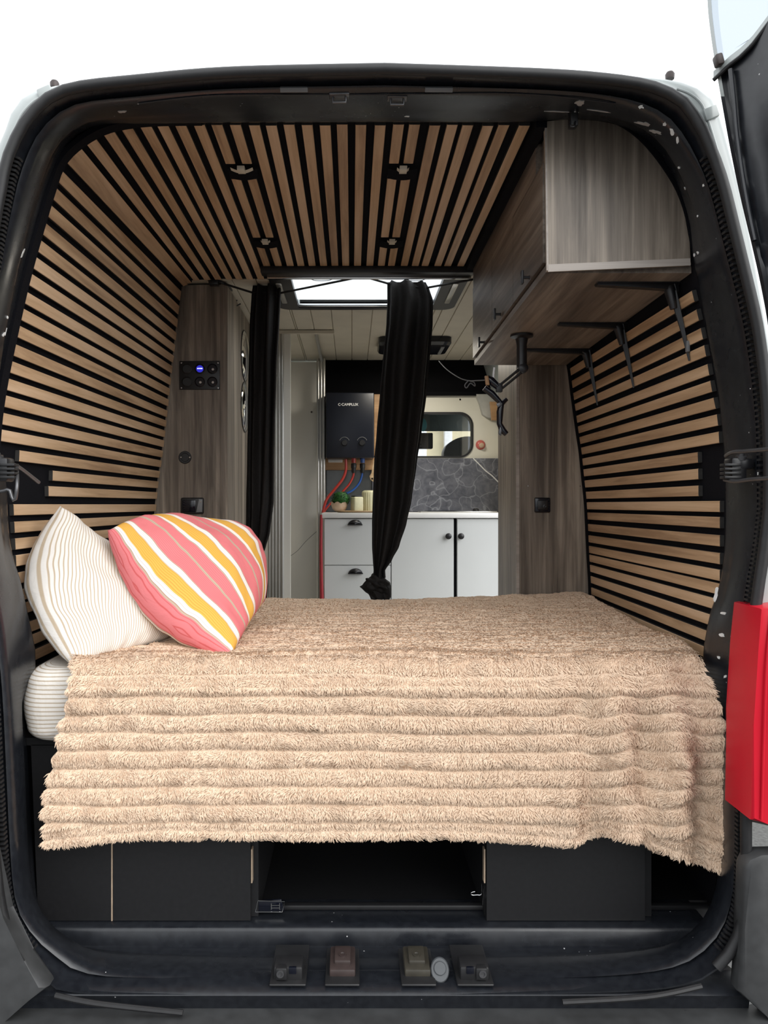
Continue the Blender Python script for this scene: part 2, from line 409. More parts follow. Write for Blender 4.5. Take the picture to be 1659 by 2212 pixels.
# rubber seal round the opening, with its ribbed strip
seal = thing('door_seal', 'black ribbed rubber seal running round the rear door opening', 'seal', (0, 1.58, ZC-1.03))
bm = BM(); ctr = dy(lerp(l1, l3, .20), -.016)
ctr = [p for p in ctr if p.z > ZC-.985]; tube(bm, ctr, .0115, 10); fin('seal_tube', bm, RUBBER, seal)
bm = BM(); c2 = dy(lerp(l1, l3, .44), -.002)
a2 = []; done_ = False
for i in range(N):
    p, q = c2[i], c2[(i+1) % N]; m_ = max(1, int((q-p).length/.009))
    for k in range(m_): a2.append((p.lerp(q, k/m_), (q-p).normalized()))
for p, d in sorted(a2, key=lambda e: e[0].x > 0):
    if p.z < ZC-.95 or p.z > ZC+.74: continue
    if p.x > 0 and not done_: fin('rib_strip', bm, RUBBER, seal, smooth=False); bm = BM(); done_ = True
    s = d.cross(Vector((0, 1, 0))).normalized()
    obox(bm, p+Vector((0, -.004, 0)), d*.0024, s*.0075, Vector((0, .008, 0)))
fin('rib_strip', bm, RUBBER, seal, smooth=False)
# bare patches, chips (stuck on the frame)
def blob(bm, px, py, w, h, rot=0, seedv=0, n=16, th=.0012):
    p, nn = hit(px, py); d = (p.y)/F
    u = Vector((1, 0, 0)); u = (u-nn*u.dot(nn)).normalized(); v = nn.cross(u)
    if v.z < 0: v = -v
    top = []; bot = []
    for k in range(n):
        a = 2*math.pi*k/n
        r = 1+.85*noise.noise(Vector((math.cos(a)*1.8+seedv*3.1, math.sin(a)*1.3, seedv)))
        x = math.cos(a)*w*d*r; y = math.sin(a)*h*d*r
        x, y = x*math.cos(rot)-y*math.sin(rot), x*math.sin(rot)+y*math.cos(rot)
        q = p+u*x+v*y
        top.append(bm.verts.new(q+nn*th)); bot.append(bm.verts.new(q-nn*.004))
    bm.faces.new(top)
    for k in range(n): bm.faces.new((top[k], top[(k+1) % n], bot[(k+1) % n], bot[k]))
for i, (x, y, w, h, r) in enumerate([(1254,222,11,10,0),(1240,242,8,7,.5),(1208,241,26,3,.05),(1300,240,30,2.2,-.05),(1395,268,22,8,-.45),(1418,285,14,5,-.9),(264,241,9,5,0)]):
    bm = BM(); blob(bm, x, y, w, h, r, i); o = fin('bare_patch', bm, PRIMER, frame, smooth=False); o['label'] = 'bare grey primer patch'
for i, (x, y, w, h, r) in enumerate([(1385,231,6,3.5,0),(1436,268,4,4,0),(1452,285,8,5,-.8),(1464,304,7,4,-1.0),(1467,362,2.5,4,0),(1480,407,4,3,.6),(1507,467,2,3,0),(1500,551,3,4,.5),(1508,546,3,5,0),(1520,400,3,3,0),
                                     (48,549,5,15,.15),(1547,1285,3,16,-.25),(1563,1325,3,12,.1),(1560,1372,4,11,.2),(1553,1420,3,6,0),(8,722,3,8,0),(12,718,3,9,0),(16,686,3,3,0),(1567,1462,2.5,6,0),(880,251,6,2,0),(1637,1022,3,6,0)]):
    bm = BM(); blob(bm, x, y, w, h, r, i+20, 10); o = fin('paint_chip', bm, CHIPW, frame, smooth=False); o['label'] = 'white chip in the black paint'
# fittings of the header: two slots, two strikers
def onframe(px, py): return hit(px, py)
def frame_of(px, py):
    p, n = hit(px, py); u = Vector((1, 0, 0)); u = (u-n*u.dot(n)).normalized(); v = n.cross(u)
    if v.z < 0: v = -v
    return p, u, v, n
for x in (635, 948):
    p, u, v, n = frame_of(x, 193); bm = BM(); obox(bm, p, u*.030, v*.005, n*.004, .001); fin('header_slot', bm, GREYP, frame)
for x, y in ((733, 207), (858, 212)):
    p, u, v, n = frame_of(x, y); bm = BM(); obox(bm, p, u*.022, v*.012, n*.003, .002)
    tube(bm, [p-u*.014, p-u*.014+n*.014, p+u*.014+n*.014, p+u*.014], .003, 8); fin('latch_loop', bm, STEEL, frame)
# seam line of the header
bm = BM(); pts = [hit(x, y)[0]+hit(x, y)[1]*.0015 for x, y in [(300,222),(450,205),(620,203),(800,203),(1000,200),(1090,200),(1200,206),(1330,222)]]
tube(bm, pts, .0016, 6, 40); fin('seam_bead', bm, BPAINT, frame)
# hook hanging from header above the wall cupboard
p, u, v, n = frame_of(1237, 238)
hk = thing('hanging_latch', 'black latch tab hanging from the header over the wall cupboard', 'latch', p)
bm = BM(); q = P(1237, 250, 1.72); obox(bm, P(1238, 255, 1.73), (.009, 0, 0), (0, .012, 0), (0, 0, .022), .003); fin('tab', bm, BPLAST, hk)
bm = BM(); tube(bm, [P(1232,262,1.715), P(1232,272,1.712), P(1241,273,1.712), P(1243,262,1.715)], .0022, 8, 12); fin('hook', bm, BMETAL, hk)

# ------------------------------------------------------------ white body round the opening
L0 = lambda Y=1.615: loop(
    [(830,2300),(300,2300),(-60,2200),(-140,2000),(-150,1800),(-150,1450),(-140,1250),(-130,1100)],
    [(-130,1100),(-105,850),(-65,600),(-35,430),(0,302),(10,284),(20,253),(36,224),(60,202),(90,191),(112,187),(163,181),(300,165),(500,149),(830,141)],
    [(830,141),(1150,152),(1300,161),(1405,168),(1462,175),(1500,187),(1530,207),(1547,232),(1565,290),(1580,345),(1595,400),(1620,515),(1644,650),(1668,790),(1700,950),(1725,1100)],
    [(1725,1100),(1750,1300),(1770,1500),(1775,1850),(1765,2050),(1700,2200),(1500,2300),(830,2300)], Y)
l0 = L0()
n44 = 43
ks = list(range(27, N-26))
bm = BM()
o1 = dy(rad(l1, .002), .004)
def ringY(Y, d): return [Vector((p.x, Y, p.z)) for p in rad(l0, d)]
rr_ = [ringY(Y, d) for Y, d in ((1.80, .035), (1.95, .06), (2.5, .075), (2.97, .08), (3.24, .08), (3.52, .08), (4.0, .08), (4.3, .08), (5.4, .08))]
grid(bm, [[r[k] for k in ks] for r in [o1, dy(lerp(o1, l0, .5), -.006), dy(lerp(o1, l0, .9), -.002), l0, dy(rad(l0, .003), .012), dy(rad(l0, .004), .06)]+rr_])
def cut(f):      # rooflight hole and open sliding door on the right side
    c = f.calc_center_median()
    return (2.97 < c.y < 4.0 and -.36 < c.x < .50 and c.z > ZC+.8) or (3.24 < c.y < 4.3 and c.x > .5 and c.z < ZC+.72)
bmesh.ops.delete(bm, geom=[f for f in bm.faces if cut(f)], context='FACES')
body = fin('van_body', bm, WPAINT, angle=50)
tag(body, 'pale grey-white painted body of the panel van around the open rear', 'van')
# small gutter pieces at the two top corners
for nm, pts, lab in (('gutter_channel', [P(x, y, 1.604) for x, y in [(1462,192),(1490,203),(1515,225),(1530,262),(1545,310),(1565,380),(1590,475)]], None),
                ('gutter_channel', [P(x, y, 1.604) for x, y in [(30,285),(45,250),(70,222),(98,205)]], None)):
    bm = BM(); tube(bm, pts, .003, 8, 30); o = fin(nm, bm, WPAINT, body, local=False); o.matrix_parent_inverse = body.matrix_world.inverted()
for x, y in ((1535, 245), (98, 202)):
    bm = BM(); c = P(x, y, 1.603); obox(bm, c, (.014, 0, .006), (0, .006, 0), (-.004, 0, .012), .003); fin('gutter_cap', bm, WPAINT, body)
for x, y, lab in ((118, 184, 'small dark rubber stop on the roof at the left corner'), (1447, 165, 'small dark rubber stop on the roof at the right corner')):
    bm = BM(); lathe(bm, P(x, y+6, 1.64), (0, 0, 1), [(.009,0),(.010,.010),(.007,.015),(0,.016)], 14)
    tag(fin('rubber_stop', bm, BROWNR), lab, 'bumper stop')

# ------------------------------------------------------------ tail light, bumper, rear step
tl = thing('tail_light', 'tall red tail light on the body right of the opening', 'tail light', P(1660, 1780, 1.6))
def lightpts(inset=0):
    return [(1634+inset,1311+inset),(1720,1300+inset),(1760,1320),(1760,1770),(1700,1785-inset),(1655,1778-inset),(1613+inset,1768-inset),(1618+inset,1560),(1628+inset,1400)]
bm = BM(); prism(bm, [(XP(x, 1.56), ZP(y, 1.56)) for x, y in lightpts(2)], 1.545, 1.66, .006); fin('lens', bm, RLENS, tl)
bm = BM(); prism(bm, [(XP(x, 1.6), ZP(y, 1.6)) for x, y in lightpts(-4)], 1.598, 1.68, .002); fin('housing', bm, BROWNR, tl)
bm = BM(); tube(bm, [P(1645,1770,1.543), P(1650,1600,1.541), P(1656,1440,1.541), P(1665,1330,1.543)], .0025, 8, 30); fin('lens_ridge', bm, RLENS, tl)
bp = thing('rear_bumper', 'textured dark grey plastic rear bumper with step and raised corners', 'bumper', (0, 1.5, ZC-1.2))
bm = BM()
ys = [(1.615, -1.0665), (1.600, -1.0665), (1.58, -1.066), (1.50, -1.066), (1.42, -1.068), (1.385, -1.078), (1.37, -1.11), (1.37, -1.30)]
rows = [[Vector((x, y+ .05*(abs(x)/.9)**4 * (1 if y < 1.59 else 0), ZC+z)) for x in [(-1.0+2.0*i/60) for i in range(61)]] for y, z in ys]
grid(bm, rows); fin('step', bm, BUMPER, bp)
for sgn, pts in ((1, [(1612,2010),(1613,1880),(1622,1860),(1650,1848),(1800,1845),(1800,2330),(1745,2330),(1700,2235),(1660,2200),(1600,2150)]),
                 (-1, [(-8,1990),(-20,1850),(-60,1830),(-200,1830),(-200,2300),(-60,2300),(-5,2205),(60,2165),(100,2140),(50,2080)])):
    bm = BM(); prism(bm, [(XP(x, 1.56), ZP(y, 1.56)) for x, y in pts][::sgn], 1.565, 1.612, .012); fin('corner', bm, BUMPER, bp)
bm = BM()
tube(bm, [P(120,2150,1.585), P(210,2168,1.575), P(395,2188,1.575)], .006, 8, 20); fin('edge_strip', bm, RUBBER, bp); bm = BM()
tube(bm, [P(1215,2165,1.575), P(1400,2153,1.575), P(1515,2130,1.585)], .006, 8, 20)
fin('edge_strip', bm, RUBBER, bp)

# ------------------------------------------------------------ sill: ledge, floor edge, fittings
bm = BM()
prof = [(1.612, -1.09), (1.603, -1.045), (1.598, -1.034), (1.608, -1.027), (1.66, -1.020), (1.672, -1.024), (1.70, -1.030), (1.765, -1.034), (1.772, -1.030), (1.774, -.998), (1.780, -.990), (1.80, -.988), (1.9, -.988)]
rows = [[Vector((-.72+1.56*i/60, y, ZC+z-.0)) for i in range(61)] for y, z in prof]
grid(bm, rows)
sill = fin('sill', bm, BPAINT, angle=50); tag(sill, 'worn black metal load sill along the bottom of the rear opening', 'sill')
def sp(px, Y, z): return Vector((XP(px, Y), Y, ZC+z))
for x, lab, s in ((625, 'black plastic door latch catch, left end of the sill fittings', 1), (1020, 'black plastic door latch catch, right end of the sill fittings', -1)):
    Yc = 1.655; c = sp(x, Yc, -1.02)
    t = thing('latch_catch', lab, 'latch', c, 'latch catches on the sill')
    bm = BM(); obox(bm, c+Vector((0, .025, .002)), (.039, 0, 0), (0, .073, 0), (0, 0, .003), .003); fin('base_plate', bm, BPLAST, t)
    bm = BM(); obox(bm, c+Vector((0, -.012, .018)), (.031, 0, 0), (0, .022, .002), (0, 0, .016), .005); obox(bm, c+Vector((-.014*s, -.024, .02)), (.012, 0, 0), (0, .016, 0), (0, 0, .013), .003)
    fin('catch_block', bm, BPLAST, t)
    bm = BM(); lathe(bm, c+Vector((-.016*s, -.040, .022)), (0, -1, 0), [(.008, 0), (.008, .003), (.005, .003), (.005, .0005), (0, .0005)], 16); fin('screw_ring', bm, STEEL, t)
    bm = BM(); obox(bm, c+Vector((.010*s, -.034, .026)), (.008, 0, 0), (0, .003, 0), (0, 0, .007), .001); fin('slot', bm, GLOSSB, t)
for x, lab in ((740, 'square reddish brown rubber buffer on the sill'), (900, 'square olive brown rubber buffer on the sill beside the round button')):
    c = sp(x, 1.665, -1.02)
    t = thing('rubber_buffer', lab, 'buffer', c, 'rubber buffers on the sill')
    bm = BM(); obox(bm, c+Vector((0, .008, .002)), (.037, 0, 0), (0, .066, 0), (0, 0, .003), .003); fin('recess_plate', bm, BPLAST, t)
    bm = BM(); obox(bm, c+Vector((0, .008, .012)), (.028, 0, 0), (0, .040, .003), (0, 0, .010), .004); fin('pad_base', bm, BROWNR if x < 800 else OLIVER, t)
    bm = BM(); obox(bm, c+Vector((0, .010, .025)), (.018, 0, 0), (0, .024, .003), (0, 0, .006), .003); lathe(bm, c+Vector((0, .004, .030)), (0, -.1, 1), [(.008, 0), (.008, .003), (.005, .003), (.004, .001), (0, .001)], 20)
    fin('pad', bm, BROWNR if x < 800 else OLIVER, t)
c = sp(950, 1.64, -1.005)
t = thing('push_button', 'oval grey push button on the sill right of the brown buffers', 'button', c)
ax_ = Vector((0, -1, .55)).normalized()
bm = BM(); lathe(bm, c, ax_, [(.0, -.008), (.019, -.008), (.020, .002), (.018, .005), (.016, .005), (0, .004)], 32)
up_ = ax_.cross(Vector((1, 0, 0)))
for v in bm.verts: v.co += up_*(v.co-c).dot(up_)*.22
fin('bezel', bm, DGREYP, t, angle=30)
bm = BM(); lathe(bm, c+up_*(.003 if up_.z > 0 else -.003)+ax_*.004, ax_, [(.0135, 0), (.0135, .003), (.012, .0045), (0, .0045)], 28); fin('button_cap', bm, DGREYP, t, angle=30)

# ------------------------------------------------------------ hinge check straps at both pillars
def hinge(lab, body_c, rods, s):
    t = thing('door_check_strap', lab, 'door hardware', body_c)
    c = Vector(body_c); bm = BM()
    obox(bm, c, (.017, 0, 0), (0, .02, 0), (0, 0, .026), .006)
    obox(bm, c+Vector((.016*s, -.004, .012)), (.016, 0, 0), (0, .018, 0), (0, 0, .012), .006)
    fin('hinge_block', bm, BMETAL, t)
    bm = BM()
    for k in range(4): obox(bm, c+Vector((-.016*s, -.012, .010-.009*k)), (.018, 0, 0), (0, .012, 0), (0, 0, .0028), .001)
    fin('ribbed_jaw', bm, BPLAST, t)
    bm = BM(); lathe(bm, c+Vector((.006*s, -.012, .022)), (0, -.3, 1), [(.011, 0), (.011, .008), (.006, .009), (.006, .014), (0, .014)], 18); fin('bolt', bm, STEEL, t)
    for r in rods:
        bm = BM(); tube(bm, r, .0042, 10, 24); fin('rod', bm, STEEL, t)
hinge('black door check strap with two rods on the right pillar', P(1588, 1015, 1.66),
      [[P(1568,985,1.66), P(1582,977,1.62), P(1610,975,1.58), P(1665,970,1.50), P(1700,968,1.46)], [P(1565,1036,1.66), P(1590,1040,1.62), P(1620,1036,1.58), P(1665,1033,1.52)]], 1)
hinge('black door check strap with bent rods on the left pillar', P(8, 1015, 1.66),
      [[P(26,1002,1.68), P(45,1012,1.72), P(84,1042,1.80)], [P(36,1005,1.68), P(37,1045,1.64), P(33,1078,1.64), P(27,1078,1.64), P(20,1058,1.64), P(10,1060,1.64), P(-20,1065,1.64)]], -1)

# ------------------------------------------------------------ open rear door on the right
rd = thing('rear_door', 'open right rear door of the van, black inside with window at the top', 'door', P(1700, 1800, 1.5))
def Yd(px): return 1.56-(px-1530)/130*.10
def DP(px, py, off=0): return P(px, py, Yd(px)+off)
edge = catmull([(x, y, 0) for x, y in [(1528,-260),(1530,-120),(1529,0),(1537,80),(1548,150),(1560,220),(1578,320),(1600,425),(1625,530),(1645,620),(1662,720),(1680,900),(1700,1100),(1722,1500),(1735,2050)]], 90)
# inner black skin boundary (below window)
def winy(px):   # lower border of the window
    pts = [(1540,155),(1556,140),(1575,122),(1600,103),(1625,78),(1645,52),(1665,25),(1720,-60),(1800,-160),(1900,-250)]
    for (a, b), (c, d) in zip(pts, pts[1:]):
        if a <= px <= c: return b+(d-b)*(px-a)/(c-a)
    return 155 if px < 1540 else -250
def ex_at(y): return min(edge, key=lambda e: abs(e.y-y)).x
bm = BM(); rows = []
for i in range(50):
    row = []; f_ = i/49
    for k in range(15):
        y = 150+1850*f_
        for it in range(4):
            x = ex_at(y)+3+(k/14)**1.3*400
            y = winy(x)+14+(2050-winy(x)-14)*f_
        row.append(DP(x, y, .006*math.sin(k*1.9)+ (-.012 if 3 < k < 7 else 0)))
    rows.append(row)
grid(bm, rows); fin('inner_skin', bm, BPAINT, rd, angle=60)
bm = BM()
pts = [Vector((e.x, e.y, 0)) for e in edge]
eall = edge
for part_, mt_, lb_ in (([e for e in eall if e.y < 215], WPAINT, 'white painted edge beside the window'), ([e for e in eall if e.y > 195], BPAINT, 'black painted lower edge')):
    bm = BM(); rows = [[DP(e.x-1, e.y, -.002) for e in part_], [DP(e.x+7, e.y, -.006) for e in part_], [DP(e.x+8, e.y, .03) for e in part_], [DP(e.x, e.y, .04) for e in part_], [DP(e.x-1, e.y, -.002) for e in part_]]
    grid(bm, rows); o = fin('door_edge', bm, mt_, rd, angle=50); o['label'] = lb_
bm = BM(); xs = [1541+k*(359/50) for k in range(51)]
rows = [[DP(x, winy(x), -.008) for x in xs], [DP(x, winy(x)+17, -.010) for x in xs], [DP(x, winy(x)+17, .02) for x in xs], [DP(x, winy(x), .02) for x in xs], [DP(x, winy(x), -.008) for x in xs]]
grid(bm, rows); fin('window_frame', bm, WPAINT, rd, angle=50)
bm = BM(); tube(bm, [DP(x, winy(x)+19, -.012) for x in xs], .004, 8); fin('window_seal', bm, RUBBER, rd)
bm = BM(); rows = []
for k in range(20):
    y = -260+k*21.5
    ex = min(edge, key=lambda e: abs(e.y-y)).x
    rows.append([DP(ex+5+(j/9)*(370), min(y, winy(ex+5+(j/9)*370)+4), .008) for j in range(10)])
grid(bm, rows); fin('window_pane', bm, GLASSD, rd)
bm = BM(); obox(bm, DP(1552, 131, -.02), (.007, 0, .002), (0, .01, 0), (-.003, 0, .011), .004); o = fin('rubber_stop', bm, BROWNR, rd)
bm = BM(); tube(bm, [DP(1578,150,-.012), DP(1585,220,-.012), DP(1592,300,-.012), DP(1610,420,-.012), DP(1630,520,-.012)], .005, 8, 30); fin('raised_rib', bm, BPAINT, rd)

# ------------------------------------------------------------ slatted linings
LP = [((.45,.91),(.45,.91)),((.2,.9115),(.2,.9115)),((0,.912),(0,.912)),((-.25,.911),(-.25,.911)),((-.45,.91),(-.45,.91)),((-.54,.902),(-.54,.91)),((-.60,.885),(-.60,.908)),((-.655,.85),(-.66,.905)),
      ((-.69,.81),(-.695,.885)),((-.712,.75),(-.708,.80)),((-.745,.64),(-.722,.66)),((-.775,.53),(-.737,.54)),((-.80,.42),(-.75,.42)),((-.825,.30),(-.763,.30)),((-.84,.2),(-.775,.2)),
      ((-.846,.1),(-.79,.1)),((-.843,0),(-.80,0)),((-.835,-.15),(-.812,-.15)),((-.83,-.30),(-.82,-.30)),((-.82,-1.0),(-.81,-1.0))]
RP = [((.45,.91),(.45,.91)),((.58,.905),(.6,.9)),((.66,.87),(.68,.86)),((.73,.79),(.735,.79)),((.775,.7),(.785,.68)),((.807,.547),(.822,.55)),((.839,.41),(.842,.41)),((.862,.28),(.86,.28)),
      ((.877,.2),(.872,.2)),((.882,.1),(.882,.1)),((.882,0),(.892,0)),((.882,-.17),(.90,-.17)),((.88,-.42),(.91,-.42)),((.875,-1.0),(.905,-1.0))]
class Prof:
    def __init__(s, pairs, Y0, Y1):
        pts = catmull([(a[0], a[1], 0) for a, b in pairs], 400)
        # matched sampling of near and far curves by index parameter
        s.n = []; s.f = []; K = len(pairs)
        def cr(P4, t):
            p0, p1, p2, p3 = P4; t2 = t*t; t3 = t2*t
            return tuple(.5*((2*p1[i])+(-p0[i]+p2[i])*t+(2*p0[i]-5*p1[i]+4*p2[i]-p3[i])*t2+(-p0[i]+3*p1[i]-3*p2[i]+p3[i])*t3) for i in (0, 1))
        for i in range(K-1):
            idx = [max(i-1, 0), i, i+1, min(i+2, K-1)]
            for k in range(30):
                t = k/30
                s.n.append(cr([pairs[j][0] for j in idx], t)); s.f.append(cr([pairs[j][1] for j in idx], t))
        s.n.append(pairs[-1][0]); s.f.append(pairs[-1][1])
        s.L = [0]
        for i in range(1, len(s.n)): s.L.append(s.L[-1]+math.dist(s.n[i], s.n[i-1]))
        s.Y0, s.Y1 = Y0, Y1
    def at(s, a, Y, off=0):
        a = min(max(a, 0), s.L[-1]-1e-6); lo = 0; hi = len(s.L)-1
        while hi-lo > 1:
            m = (lo+hi)//2
            if s.L[m] <= a: lo = m
            else: hi = m
        t = (a-s.L[lo])/(s.L[hi]-s.L[lo]+1e-12); w = (Y-s.Y0)/(s.Y1-s.Y0)
        n = [s.n[lo][i]+(s.n[hi][i]-s.n[lo][i])*t for i in (0, 1)]; f = [s.f[lo][i]+(s.f[hi][i]-s.f[lo][i])*t for i in (0, 1)]
        p = [n[i]+(f[i]-n[i])*w for i in (0, 1)]
        d = Vector((s.n[hi][0]-s.n[lo][0], s.n[hi][1]-s.n[lo][1])).normalized()
        # outward normal: away from (0,.2)
        nn = Vector((-d.y, d.x))
        if nn.dot(Vector((p[0], p[1]-.2))) < 0: nn = -nn
        return Vector((p[0]+nn.x*off, Y, ZC+p[1]+nn.y*off))
    def sx(s, x): return s.L[min(range(len(s.n)), key=lambda i: abs(s.n[i][0]-x)+(10 if s.n[i][1] < .80 else 0))]
    def sz(s, z): return s.L[min(range(len(s.n)), key=lambda i: abs(s.n[i][1]-z))]
PL = Prof(LP, 1.82, 3.12); PR = Prof(RP, 1.82, 2.87)
def slat(bm, pr, a, Y0, Y1, w=.028, th=.011):
    h = w/2; r = .0012; ny = 6
    rows = []
    for k in range(ny+1):
        Y = Y0+(Y1-Y0)*k/ny
        rows.append([pr.at(a-h, Y, th), pr.at(a-h, Y, r), pr.at(a-h+r, Y, 0), pr.at(a+h-r, Y, 0), pr.at(a+h, Y, r), pr.at(a+h, Y, th)])
    bm.faces.ensure_lookup_table(); n0 = len(bm.faces)
    V = grid(bm, rows); bm.faces.ensure_lookup_table()
    for q_ in range(n0, len(bm.faces)):
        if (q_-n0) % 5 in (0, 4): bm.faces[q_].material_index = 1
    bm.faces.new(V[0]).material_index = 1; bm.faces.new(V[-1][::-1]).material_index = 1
def backing(bm, pr, a0, a1, Y0, Y1, off=.012, n=60):
    rows = [[pr.at(a0+(a1-a0)*k/n, Y, off) for k in range(n+1)] for Y in (Y0, Y0+(Y1-Y0)*.5, Y1)]
    out = [[pr.at(a0+(a1-a0)*k/n, Y, off+.012) for k in range(n+1)] for Y in (Y1, Y0+(Y1-Y0)*.5, Y0)]
    grid(bm, rows+out+[rows[0]])
# ceiling panel
CEIL_Z = .91
aC = PL.sx(-.337)
cp = thing('ceiling_slat_panel', 'oak slats on black felt lining the rear ceiling up to the rooflight', 'slat panel', (0, 2.4, ZC+.91))
bm = BM(); backing(bm, PL, 0, aC, 1.80, 2.95); fin('backing', bm, FELT, cp)
bm = BM()
for k in range(-4, 14):
    x = -.1498+.0433*k; a = PL.sx(x) if x < .44 else 0
    if k in (-4, -3, 6, 7):
        for (y0, y1) in ((1.822, 2.03), (2.125, 2.59), (2.668, 2.90)): slat(bm, PL, a, y0, y1, .0262)
    else: slat(bm, PL, a, 1.822+.002*(k % 3), 2.90, .0262)
fin('slats', bm, [OAK, SLATSIDE], cp, smooth=False)
bm = BM(); box(bm, .437, .463, 1.80, 2.95, ZC+.895, ZC+.925); fin('edge_strip', bm, FELT, cp, smooth=False)
bm = BM(); box(bm, -.35, .47, 2.905, 2.955, ZC+.888, ZC+.915, .003); fin('end_trim', bm, BPLAST, cp)
for x0, yy, lab in ((-.3,2.05,'torn cream clip hanging in the front left gap of the ceiling slats'),(.135,2.05,'torn cream clip hanging in the front right gap of the ceiling slats'),(-.3,2.61,'cream clip in the rear left gap of the ceiling slats'),(.135,2.61,'cream clip in the rear right gap of the ceiling slats')):
    t = thing('ceiling_clip', lab, 'clip', (x0, yy, ZC+.905), 'clips between ceiling slats')
    bm = BM(); box(bm, x0-.007, x0+.013, yy-.022, yy+.006, ZC+.895, ZC+.906, .001)
    rows = [[Vector((x0+.003-(.03 if lab.startswith('torn cream clip hanging in the front left') else .016)*(1-k/6), yy+dyy, ZC+.906-.009*math.sin(math.pi*k/12)-ddz)) for k in range(13)] for dyy, ddz in ((-.010, 0), (.004, 0), (.006, .001))]
    grid(bm, rows); fin('clip_body', bm, CREAM, t)
    bm = BM(); rows = [[Vector((x0+.003-.04+.08*k/12, yy+.008+.02*j, ZC+.910-.006*math.sin(math.pi*k/12)-.004*j)) for k in range(13)] for j in range(3)]
    grid(bm, rows); fin('felt_flap', bm, FELT, t)
# left lining
lp = thing('wall_slat_panel', 'oak slats on black felt lining the left wall and ceiling corner', 'slat panel', (-.8, 2.4, ZC-.4), 'wall slat panels')
bm = BM(); backing(bm, PL, aC, PL.L[-1], 1.80, 3.13, n=120); fin('backing', bm, FELT, lp)
bm = BM()
for k in range(-11, -4): slat(bm, PL, PL.sx(-.1498+.0433*k), 1.822, 3.07, .0265)
slat(bm, PL, PL.sx(-.659), 1.822, 3.10, .026)
zs = [(.1245+.0415*j, 1.82 if j > 0 else 1.92) for j in range(0, 18)] + [(.080, 2.116), (.038, 2.09)] + [(-.013-.0425*j, 1.887) for j in range(0, 11)]
for z, y0 in zs: slat(bm, PL, PL.sz(z), y0, 3.11, .028 if z < .8 else .025)
fin('slats', bm, [OAK, SLATSIDE], lp, smooth=False)
bm = BM(); backing(bm, PL, aC+.02, PL.L[-1], 1.79, 1.822, -.002, 120); fin('edge_strip', bm, FELT, lp)
# right lining
rp = thing('wall_slat_panel', 'oak slats on black felt lining the right wall under the wall cupboard', 'slat panel', (.88, 2.4, ZC-.4), 'wall slat panels')
bm = BM(); backing(bm, PR, 0, PR.L[-1], 1.80, 2.899, n=100); fin('backing', bm, FELT, rp)
bm = BM()
zr = [.035,.079,.119,.163,.203,.242,.282,.323,.367,.411,.455,.499]
for i, z in enumerate(zr): slat(bm, PR, PR.sz(z), 1.934 if i < 3 else 1.82, 2.885, .027)
for z in (-.004,-.044,-.087,-.128,-.168,-.202,-.242,-.285,-.328,-.37,-.412): slat(bm, PR, PR.sz(z), 1.82, 2.885, .027)
fin('slats', bm, [OAK, SLATSIDE], rp, smooth=False)
bm = BM(); backing(bm, PR, PR.sz(.6), PR.sz(-.6), 2.882, 2.90, -.006, 80); fin('end_trim', bm, FELT, rp)

# ------------------------------------------------------------ van interior shell beyond (structure)
def struct(name, bm, mat, smooth=False): return tag(fin(name, bm, mat, smooth=smooth), kind='structure')
bm = BM(); box(bm, -1.0, 1.0, 1.90, 5.3, ZC-1.04, ZC-.99); struct('floor', bm, BOARD)
bm = BM(); box(bm, -.9, .95, 3.15, 4.80, ZC-.99, ZC-.985); struct('bounce_floor', bm, plain('pale_bounce_floor', (.55, .52, .46), .5, nscale=12, noise_amt=.1))  # unseen pale sheet, added to bounce daylight up onto ceiling and kitchen
# cream boarded ceiling with a rooflight opening
SX0, SX1, SY0, SY1 = -.285, .425, 3.0, 3.50
bm = BM(); zt = ZC+.925
box(bm, -.98, SX0, 3.09, 4.86, zt, zt+.02); box(bm, SX1, .98, 2.96, 4.86, zt, zt+.02); box(bm, SX0, SX1, SY1, 4.86, zt, zt+.02)
box(bm, -.33, SX1, 2.955, SY0, zt-.01, zt+.0)
x = -.98; 
while x < .97:      # tongue and groove boards
    x1 = x+.098
    def brd(a, b, y0, y1):
        if b-a > .004: box(bm, a+.0015, b-.0015, y0, y1, zt-.009, zt+.003, .002, 1)
    if x1 <= SX0 or x >= SX1: brd(x, x1, 3.1, 4.86)
    else:
        if x < SX0: brd(x, SX0, 3.1, 4.86)
        brd(max(x, SX0), min(x1, SX1), SY1, 4.86)
        if x1 > SX1: brd(SX1, x1, 2.96, 4.86)
    x = x1
struct('ceiling', bm, CREAM)
bm = BM(); box(bm, -.99, -.90, 3.12, 5.3, ZC-1.0, ZC+.95); struct('wall_left', bm, PANELW)
bm = BM(); box(bm, .93, .98, 2.90, 3.30, ZC-1.0, ZC+.95); box(bm, .95, 1.0, 4.75, 5.3, ZC-1.0, ZC+.95); box(bm, .93, .98, 3.3, 4.75, ZC+.74, ZC+.95); box(bm, .93, .98, 4.30, 4.75, ZC-1.0, ZC+.74); struct('wall_right', bm, CREAM)
# black bulkhead header and front wall
bm = BM(); box(bm, -.2, .98, 4.81, 4.86, ZC+.715, ZC+.93); box(bm, -.2, .98, 4.79, 4.815, ZC+.690, ZC+.715, .004); struct('trim_2', bm, GAP)
bm = BM(); box(bm, -.9, .17, 4.84, 4.88, ZC-1.0, ZC+.72); box(bm, .17, .98, 4.86, 4.88, ZC-1.0, ZC+.29); struct('wall_back', bm, GREYP)
